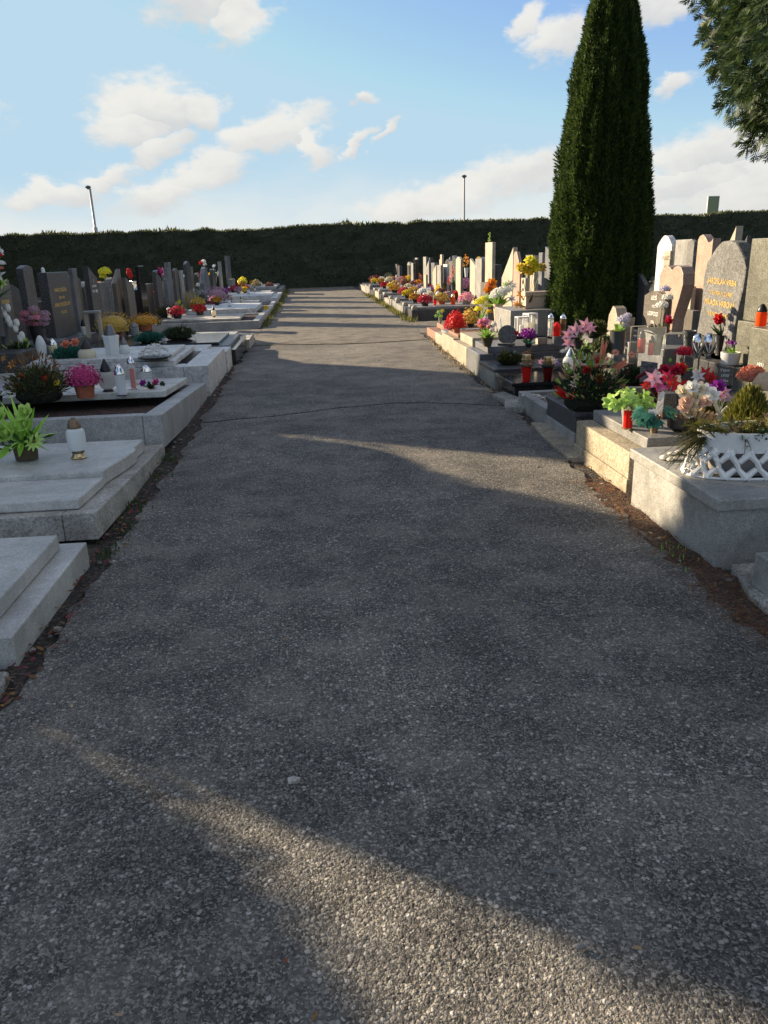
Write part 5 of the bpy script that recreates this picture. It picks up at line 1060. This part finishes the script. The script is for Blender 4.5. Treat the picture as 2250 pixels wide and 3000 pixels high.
VB('orange roses standing behind the white hydrangea vase', 1440, 900, .5, 16, 14, BKPOT, [(1440, 832, 'rose', 13, 'orange'), (1430, 850, 'rose', 13, 'orange'), (1446, 852, 'rose', 12, 'orange'), (1434, 838, 'rose', 10, 'salmon')], 10, 'green', .6)
VB('orange and yellow lilies drooping before the grey plinth', 1522, 965, .45, 18, 16, BKPOT, [(1524, 868, 'lily', 15, 'orange'), (1518, 915, 'lily', 19, 'orange'), (1530, 900, 'lily', 15, 'yellow'), (1540, 885, 'lily', 12, 'amber'), (1512, 895, 'lily', 12, 'orange')], 10, 'brown', .6)
def ppom(t, s, top):
    b = MB(); x0, x1 = -.09, .32; b.prism([(x0+.02, -.09), (x1-.02, -.09), (x1-.02, .09), (x0+.02, .09)], 0, .18, BGPOT); b.box(x0, x1, -.11, .11, .182, .25, BGPOT); b.build('trough', t, .01)
VB('seven round yellow chrysanthemums over a beige trough on the grey plinth', 1548, 903, .78, 0, 0, None, [(1549, 775, 'pom', 19, 'bright'), (1521, 793, 'pom', 17, 'yellow'), (1533, 796, 'pom', 18, 'yellow'), (1549, 804, 'pom', 18, 'yellow'), (1568, 795, 'pom', 18, 'bright'), (1584, 795, 'pom', 16, 'gold'), (1560, 783, 'pom', 16, 'bright')], 8, 'brown', .5, extra=ppom)
VB('pink and white flowers low by the beige trough grave', 1415, 985, .33, 14, 8, BKPOT, [(1448, 952, 'rose', 8, 'white'), (1430, 960, 'rose', 8, 'pink'), (1440, 970, 'rose', 7, 'white')], 14, 'green')
LN('grey glass lantern behind the pink hyacinth', 1421, 962, 925, 24, .385, 'globe', body=glass('smoky clear glass', (.6, .6, .58), .6, .06), lid=SILV)
# ---- right row, far
PM('round yellow chrysanthemum in a terracotta pot past the cross path', 1204, 838, .3, 26, 16, 36, 806, 'yellow', n=80, fr=.07)
FAR = [('PM', 'yellow chrysanthemum in a grey pot, right of the terracotta one', 1294, 868, 28, 14, 36, 832, 'yellow', GRPOT), ('PM', 'rust brown heather mound in the far right row', 1264, 852, 20, 6, 44, 828, 'rust', BKPOT),
       ('PM', 'red brown autumn plant behind the terracotta mum', 1184, 850, 18, 6, 32, 812, 'heather', BKPOT), ('PM', 'orange flower mound before the cream block headstone', 1223, 826, 16, 6, 26, 801, 'salmon', BKPOT),
       ('PM', 'dark round shrub on the far grave', 1240, 838, 20, 5, 40, 822, 'moss', BKPOT), ('PM', 'purple brown heather at the far end of the right row', 1100, 828, 16, 4, 40, 806, 'wine', BKPOT),
       ('PM', 'pale dried flower mound near the far end', 1138, 822, 16, 5, 28, 800, 'straw', BKPOT), ('PM', 'mauve pink chrysanthemum bunch in the far right row', 1366, 852, 20, 8, 34, 816, 'pink', BKPOT),
       ('PM', 'pale pink chrysanthemum left of the mauve pink one', 1348, 850, 16, 8, 24, 812, 'peach', BKPOT), ('PM', 'butter yellow chrysanthemum beside orange roses', 1404, 868, 22, 10, 38, 822, 'gold', BKPOT),
       ('PM', 'amber chrysanthemum between pink and butter yellow ones', 1382, 862, 18, 8, 22, 832, 'amber', BKPOT)]
for k, lb, px, py, pw, ph, fw, tp, colr, pm in FAR: PM(lb, px, py, .31, pw, ph, fw, tp, colr, pm, 70, .06, leafc='moss')
VB('pink and red gladiolus spike in a dark round vase', 1330, 872, .31, 20, 40, GVASE, [(1328, 803, 'spike', 8, 'salmon'), (1320, 815, 'spike', 8, 'pink'), (1314, 826, 'spike', 7, 'red'), (1342, 828, 'pom', 8, 'lgreen')], 12, 'green', .7)
VB('orange gladioli in a white vase before the tall white headstone', 1366, 812, .6, 13, 26, WPOT, [(1364, 762, 'spike', 7, 'orange'), (1358, 774, 'spike', 7, 'amber'), (1369, 772, 'spike', 7, 'orange')], 5, 'green', .5)
VB('yellow flowers in a grey vase, far right row', 1404, 818, .6, 10, 38, GRPOT, [(1404, 770, 'mum', 9, 'cream'), (1402, 762, 'mum', 6, 'yellow')], 4, 'green', .5)
VB('lime flower spray on top of the tall white headstone', 1432, 712, 1.86, 4, 3, BKPOT, [(1433, 698, 'spike', 6, 'ltgrn'), (1436, 692, 'spike', 5, 'lgreen')], 6, 'lgreen', .8, X=4.5)
for lb, px, py, tp, w, kd, kw in [
    ('white cylinder candle on the far dark slab', 1242, 882, 862, 9, 'jar', dict(body=WGL, lid=WGL)), ('clear arched lantern with a red candle, far right row', 1257, 880, 842, 16, 'tall', dict()),
    ('cream praying figure shaped lantern, far right row', 1283, 878, 854, 13, 'cone', dict(body=CGL, lid=WGL)), ('small red and white candle past the yellow mum', 1350, 876, 858, 12, 'jar', dict()),
    ('clear top red candle jar, far right row', 1374, 878, 858, 13, 'tall', dict(body=REDG)), ('tall white lantern on the third far grave', 1163, 830, 806, 8, 'cone', dict()),
    ('white lantern beside the far yellow one', 1130, 842, 822, 8, 'cone', dict()), ('cream lantern in the far white cluster', 1143, 848, 826, 8, 'cone', dict(body=CGL)), ('grey white lantern in the far white cluster', 1150, 852, 834, 7, 'jar', dict(body=WGL, lid=GLID)),
    ('yellow candle lantern at the far grey box grave', 1113, 827, 814, 9, 'jar', dict(body=plain('yellow candle glass', (.75, .65, .3), .2), lid=GOLDM)), ('orange candle lantern near the terracotta mum', 1161, 850, 834, 9, 'jar', dict(body=ORG, lid=GOLDM)),
    ('white lantern behind the terracotta mum', 1222, 848, 830, 9, 'globe', dict(body=WGL)), ('clear glass lantern before the pointed cream headstone', 1200, 816, 798, 7, 'tall', dict(lid=SILV))]:
    LN(lb, px, py, tp, w, .31, kd, **kw)

COLS = ['yellow', 'red', 'pink', 'white', 'amber', 'purple', 'heather', 'cream', 'crimson', 'orange', 'mauve', 'gold']
def clutter(k, x, y, z, name):
    c = COLS[(k*5+3) % 12]; w = rng.uniform(.16, .27)
    t = thing('potted_flowers', '%s flowers in a low pot on the %s' % (c if c not in ('amber', 'heather', 'gold', 'mauve') else {'amber': 'amber yellow', 'heather': 'rusty brown', 'gold': 'straw yellow', 'mauve': 'dusty pink'}[c], name), 'potted flower', (x, y, z)); r = w*.5
    mb = MB(); mb.lathe(pot_prof(r, .11), [TERRA, BKPOT, BRPOT, GRPOT][k % 4], (0, 0, 0), 12); mb.build('pot', t, smooth=35)
    mb = MB(); bush(mb, (0, 0, .13), w*.75, w*.5, 60, .09, .03, lf('green' if k % 3 else 'moss'), -.2); mb.build('leaves', t)
    mb = MB(); mum(mb, (0, 0, .13), w*.8, w*.65, .05, lf(c), 60); mb.build('blossoms', t)
def candle(k, x, y, z, name):
    kd, body, lid, nm = [('cone', WGL, GLID, 'white'), ('jar', REDG, DLID, 'red'), ('tall', CLEAR, SILV, 'clear glass'), ('globe', CGL, DLID, 'cream'), ('cup', REDG, BRONZE, 'gold rimmed red'), ('jar', ORG, GOLDM, 'orange')][k % 6]
    lantern('%s candle lantern on the %s' % (nm, name), (x, y, z), rng.uniform(.2, .3), rng.uniform(.1, .13), kd, body=body, lid=lid)
gl = ['%s far right grave' % w for w in 'first second third fourth fifth sixth seventh eighth last'.split()]
kk = 0
for (y0, y1, xf, zt, m, lb), nm in zip(FR, gl):
    z = zt+.071
    for j, (fx, fy) in enumerate(((.5, .3), (1.0, .6), (1.5, .35), (1.8, .7))):
        kk += 1; clutter(kk+j*2, xf+fx+rng.uniform(-.1, .1), y0+(y1-y0)*fy, z, nm+[', path end', ', middle', ', rear half', ', by stone'][j])
    for j, fx in enumerate((.75, 1.25)): candle(kk+j, xf+fx, y0+(y1-y0)*.45, z, nm+[', front', ', rear'][j])
for y, z, nm in ((21.6, .235, 'left withered frame grave'), (25.8, .275, 'left long white slab'), (30, .165, 'left grey planted grave'), (34, .305, 'left white painted grave'), (38, .235, 'left light kerbed grave'), (43, .365, 'farthest left grave')):
    for j, x in enumerate((-3.5, -3.05, -2.55)):
        kk += 1; yy = y+(.35 if j % 2 else -.3)*1.6; nn = nm+[', by stone', ', middle', ', path end'][j]
        if (kk % 3) == 0: candle(kk, x, yy, z, nn)
        else: clutter(kk, x, yy, z, nn)
        if j == 0: candle(kk+1, x-.25, yy+.3, z, nm+', against its stone')
# ------------------------------------------------------------------ litter, soil strips, weeds
def strip(name, xs0, xs1, y0, y1, mat, z, n):
    mb = MB(); P = []; w = 7
    for i in range(n+1):
        y = y0+(y1-y0)*i/n; a, b = xs0(y), xs1(y)
        for j in range(w): x = a+(b-a)*j/(w-1); P.append((x, y, z+.018*mnoise.noise(V(x*9, y*6, 1))+.01*mnoise.noise(V(x*30, y*30, 4))))
    mb.add(P, [(i*w+j, i*w+j+1, (i+1)*w+j+1, (i+1)*w+j) for i in range(n) for j in range(w-1)], mat); return struct(mb.build(name, smooth=60))
EARTH = soil_mat('edge earth', (.014, .012, .01), (.045, .036, .028), (.11, .085, .065), 60)
NEED = soil_mat('rusty needle litter', (.035, .02, .012), (.085, .045, .026), (.17, .1, .06), 90)
strip('soil_strip', lambda y: XL(y)-.02, lambda y: PL(y)+.05, 1.9, 47, EARTH, -.022, 240)
strip('soil_strip', lambda y: PR(y)-.05, lambda y: XR(y)+.02, 5.2, 47, EARTH, -.02, 220)
strip('soil_strip', lambda y: PR(y)-.06, lambda y: XR(y)+.03, 1.5, 5.25, NEED, -.012, 70)
def litter(name, n, fx, y0, y1, L0, W0, mats, z=-.005, flat=.8, pw=1.0):
    mb = MB()
    for i in range(n):
        y = y0+(y1-y0)*rng.random()**pw; x = fx(y); a = rng.random()*6.28
        mb.petal((x, y, z+rng.random()*.014), (math.cos(a), math.sin(a), rng.uniform(-.1, .35)*(1-flat)*3), (rng.uniform(-.4, .4), rng.uniform(-.4, .4), 1), L0*rng.uniform(.5, 1.3), W0*rng.uniform(.6, 1.3), rng.uniform(-.4, .4), rng.choice(mats), 2, .15)
    return tag(mb.build(name), 'loose litter along the edge of the path', None, None, 'stuff')
litter('fallen_needles', 2600, lambda y: rng.uniform(PR(y)-.1, XR(y)), 1.6, 5.3, .035, .0035, [lf('rust'), lf('brown'), lf('autumn')])
litter('fallen_leaves', 420, lambda y: rng.uniform(XL(y), PL(y)+.03), 2.0, 13, .035, .022, [lf('rust'), lf('wine'), lf('brown'), lf('autumn')], pw=1.5)
litter('fallen_leaves', 160, lambda y: rng.uniform(PR(y)-.04, XR(y)), 4, 16, .035, .022, [lf('rust'), lf('brown'), lf('autumn'), lf('tan')], pw=1.2)
litter('fallen_leaves', 60, lambda y: rng.uniform(XL(y)+.2, XR(y)-.2), 1.2, 20, .022, .009, [lf('rust'), lf('tan'), lf('autumn')], .006, pw=1.6)
def weeds(name, spots, col, h, n):
    mb = MB()
    for x, y, k in spots:
        for i in range(n):
            a = rng.random()*6.28; d = V(math.cos(a)*.6, math.sin(a)*.6, 1); mb.petal((x+rng.gauss(0, .05)*k, y+rng.gauss(0, .09)*k, -.02), d, (math.cos(a), math.sin(a), .3), h*rng.uniform(.4, 1.1)*k, .009*k, -.5, lf(col), 3, .06)
    return tag(mb.build(name), 'weeds and short grass along the kerbs', None, None, 'stuff')
weeds('grass_tufts', [(XL(y)+rng.uniform(.03, .12), y, 1) for y in (4.3, 4.4, 4.75, 5.1, 5.35, 6.05, 6.6, 6.7)], 'green', .05, 26)
weeds('grass_tufts', [(XL(0)+.1+.1*rng.random(), 20.5+i*.55, 1.6) for i in range(44)], 'olive', .07, 34)
weeds('grass_tufts', [(XR(20+i*.35)-.12+.1*rng.random(), 20.4+i*.35, 1.7) for i in range(46)], 'olive', .075, 40)
weeds('grass_tufts', [(XR(9+i)-.08, 9+i*.9, 1.2) for i in range(8)], 'straw', .06, 26)
weeds('grass_tufts', [(-.95, 15.62, 1.0), (-.8, 15.6, .9), (-1.1, 15.7, 1), (-.62, 15.55, .7), (1.1, 15.35, .6)], 'olive', .05, 22)
weeds('grass_tufts', [(XR(3)-.12, 3.75, .8), (1.98, 3.9, .7)], 'lgreen', .05, 18)
mb = MB()
for i in range(150):
    y = 1.2+14*rng.random()**2.2; s_ = rng.random(); x = rng.uniform(XL(y), PL(y)+.1) if s_ < .5 else (rng.uniform(PR(y)-.12, XR(y)) if s_ < .8 else rng.uniform(-1, 1.8))
    q = rng.uniform(.005, .016)*(1.4 if s_ < .8 else .8); z = -.012 if s_ < .8 else .003
    mb.lathe([(0, 0), (q*.8, 0.001), (q, q*.5), (q*.6, q*.95), (0, q*1.05)], rng.choice([CONC, GREY, ROUGHG, ROUGHG, BROWNG]), (x, y, z), 7, rng.uniform(.8, 1.5), rng.uniform(.7, 1.1))
tag(mb.build('loose_gravel', smooth=50), 'loose stones along the path', None, None, 'stuff')
for q, lb in (((170, 1842), 'yellowish flat stone chip on the soil by the nearest left grave'), ((860, 2285), 'whitish flattened stone bedded in the asphalt')):
    p = at(*q); mb = MB(); mb.prism([(-.018, -.012), (.012, -.016), (.024, .004), (.0, .016), (-.02, .01)], -.012, .006, CONC); tag(mb.build('stone_chip', None, .004, None, p), lb, 'stone')

# ------------------------------------------------------------------ sky, clouds and sun
W = bpy.data.worlds.new('World'); scene.world = W; W.use_nodes = True
N = W.node_tree.nodes; L = W.node_tree.links; N.clear()
out = N.new('ShaderNodeOutputWorld'); bg = N.new('ShaderNodeBackground'); L.new(bg.outputs[0], out.inputs[0]); bg.inputs[1].default_value = .085
sky = N.new('ShaderNodeTexSky'); sky.sky_type = 'NISHITA'; sky.sun_disc = False; sky.sun_elevation = SUN_EL; sky.sun_rotation = SUN_AZ; sky.air_density = 1.0; sky.dust_density = .5; sky.ozone_density = 2.2
tc = N.new('ShaderNodeTexCoord'); gen = tc.outputs['Generated']
sx = N.new('ShaderNodeSeparateXYZ'); L.new(gen, sx.inputs[0])
az = mth(N, L, 'MULTIPLY', mth(N, L, 'ARCTAN2', sx.outputs[0], sx.outputs[1]), 57.2958)
el = mth(N, L, 'MULTIPLY', mth(N, L, 'ARCSINE', sx.outputs[2]), 57.2958)
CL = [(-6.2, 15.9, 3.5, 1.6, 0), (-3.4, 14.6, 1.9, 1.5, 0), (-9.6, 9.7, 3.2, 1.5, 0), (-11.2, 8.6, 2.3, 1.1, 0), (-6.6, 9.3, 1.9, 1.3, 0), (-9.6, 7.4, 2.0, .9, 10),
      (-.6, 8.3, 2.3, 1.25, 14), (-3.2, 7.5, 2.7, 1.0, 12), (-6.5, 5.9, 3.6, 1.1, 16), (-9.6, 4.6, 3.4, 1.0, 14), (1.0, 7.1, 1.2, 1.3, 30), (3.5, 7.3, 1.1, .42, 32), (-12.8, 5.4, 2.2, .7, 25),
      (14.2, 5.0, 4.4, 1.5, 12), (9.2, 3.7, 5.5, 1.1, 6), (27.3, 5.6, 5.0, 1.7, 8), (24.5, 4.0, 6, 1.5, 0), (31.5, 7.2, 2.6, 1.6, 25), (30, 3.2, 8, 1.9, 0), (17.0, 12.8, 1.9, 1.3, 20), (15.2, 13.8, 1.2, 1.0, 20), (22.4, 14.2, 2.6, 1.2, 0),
      (24.0, 9.5, 1.6, .7, 20), (-16.5, 4.4, 3.0, .8, 6), (4.0, 9.9, 1.1, .45, 0), (5.5, 7.8, .8, .4, 40), (-24, 8, 5, 2, 10), (-34, 12, 6, 3, 0), (45, 9, 7, 2.6, 5), (60, 16, 8, 4, 0), (-20, 28, 9, 4, 10), (12, 32, 8, 4, 0), (40, 30, 10, 5, 0), (-60, 24, 9, 4, 0), (110, 18, 16, 6, 0), (-120, 20, 18, 7, 0), (170, 16, 20, 6, 0), (180, 48, 75, 20, 0), (95, 46, 40, 17, 0), (-100, 50, 32, 16, 0), (30, 58, 40, 14, 0), (-160, 70, 60, 12, 0)]  # wide clouds overhead and behind the camera are unseen, added to brighten ambient light
# billowy warp of the outlines, in directions on the sky sphere
def skynoise(s, det, r):
    m = N.new('ShaderNodeMapping'); m.inputs['Scale'].default_value = (1, 1, 1.9); L.new(gen, m.inputs[0])
    t = N.new('ShaderNodeTexNoise'); t.inputs['Scale'].default_value = s; t.inputs['Detail'].default_value = det; t.inputs['Roughness'].default_value = r; L.new(m.outputs[0], t.inputs[0]); return t
n1 = skynoise(13, 7, .58); n2 = skynoise(42, 5, .55); n3 = skynoise(6, 5, .55)
q = N.new('ShaderNodeSeparateColor'); L.new(n1.outputs['Color'], q.inputs[0])
azw = mth(N, L, 'ADD', az, mth(N, L, 'MULTIPLY', mth(N, L, 'SUBTRACT', q.outputs[0], .5), 6.0)); elw = mth(N, L, 'ADD', el, mth(N, L, 'MULTIPLY', mth(N, L, 'SUBTRACT', q.outputs[1], .5), 3.4))
tot = None
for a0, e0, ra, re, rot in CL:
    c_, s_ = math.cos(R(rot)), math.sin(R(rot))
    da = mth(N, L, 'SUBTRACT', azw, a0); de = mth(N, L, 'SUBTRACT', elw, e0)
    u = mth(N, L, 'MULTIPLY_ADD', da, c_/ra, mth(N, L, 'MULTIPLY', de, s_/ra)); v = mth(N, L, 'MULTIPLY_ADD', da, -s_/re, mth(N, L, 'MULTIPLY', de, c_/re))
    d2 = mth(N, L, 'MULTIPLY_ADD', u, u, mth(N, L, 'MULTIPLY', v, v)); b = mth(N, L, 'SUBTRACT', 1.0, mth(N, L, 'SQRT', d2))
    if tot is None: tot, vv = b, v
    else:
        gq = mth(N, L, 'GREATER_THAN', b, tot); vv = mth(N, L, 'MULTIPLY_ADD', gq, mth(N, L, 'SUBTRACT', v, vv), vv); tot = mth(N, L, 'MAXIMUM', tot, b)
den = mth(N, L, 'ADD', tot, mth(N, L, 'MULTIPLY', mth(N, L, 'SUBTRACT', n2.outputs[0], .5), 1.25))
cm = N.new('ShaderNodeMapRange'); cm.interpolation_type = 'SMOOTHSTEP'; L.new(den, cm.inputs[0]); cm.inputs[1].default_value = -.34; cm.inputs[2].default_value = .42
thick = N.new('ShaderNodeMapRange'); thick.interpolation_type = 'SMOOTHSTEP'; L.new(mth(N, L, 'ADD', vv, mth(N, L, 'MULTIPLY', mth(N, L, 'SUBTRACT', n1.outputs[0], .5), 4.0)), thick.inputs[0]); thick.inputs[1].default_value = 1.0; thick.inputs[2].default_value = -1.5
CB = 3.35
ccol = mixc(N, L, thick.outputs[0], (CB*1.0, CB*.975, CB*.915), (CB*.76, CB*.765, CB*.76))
# veil of thin haze towards the horizon, thicker on the sun side
hz = N.new('ShaderNodeMapRange'); hz.interpolation_type = 'SMOOTHSTEP'; L.new(mth(N, L, 'ADD', el, mth(N, L, 'MULTIPLY', mth(N, L, 'SUBTRACT', n3.outputs[0], .5), 6)), hz.inputs[0]); hz.inputs[1].default_value = 7.0; hz.inputs[2].default_value = .2
sl = N.new('ShaderNodeMapRange'); L.new(az, sl.inputs[0]); sl.inputs[1].default_value = 30; sl.inputs[2].default_value = -25; sl.inputs[3].default_value = .75; sl.inputs[4].default_value = 1.0
lim = N.new('ShaderNodeVectorMath'); lim.operation = 'MINIMUM'; L.new(mixc(N, L, 1.0, sky.outputs[0], (.66, .675, .78), 'MULTIPLY'), lim.inputs[0]); lim.inputs[1].default_value = (1.85, 2.6, 3.15)
base = mixc(N, L, mth(N, L, 'MULTIPLY', hz.outputs[0], sl.outputs[0]), lim.outputs[0], (CB*1.0, CB*.985, CB*.91))
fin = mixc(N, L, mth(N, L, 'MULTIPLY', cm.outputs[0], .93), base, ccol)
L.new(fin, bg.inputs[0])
sv = V(math.sin(SUN_AZ)*math.cos(SUN_EL), math.cos(SUN_AZ)*math.cos(SUN_EL), math.sin(SUN_EL))
sun = bpy.data.lights.new('sun', 'SUN'); suno = bpy.data.objects.new('sun', sun); COL.objects.link(suno)
sun.energy = 4.2; sun.angle = R(.5); sun.color = (1, .8, .54); suno.rotation_euler = (-sv).to_track_quat('-Z', 'Y').to_euler()
scene.view_settings.view_transform = 'Standard'; scene.view_settings.look = 'None'; scene.view_settings.gamma = 1; scene.view_settings.exposure = 1.66
scene.cycles.max_bounces = 6; scene.cycles.transparent_max_bounces = 8; scene.cycles.use_denoising = True
try: scene.cycles.denoiser = 'OPENIMAGEDENOISE'
except Exception: pass
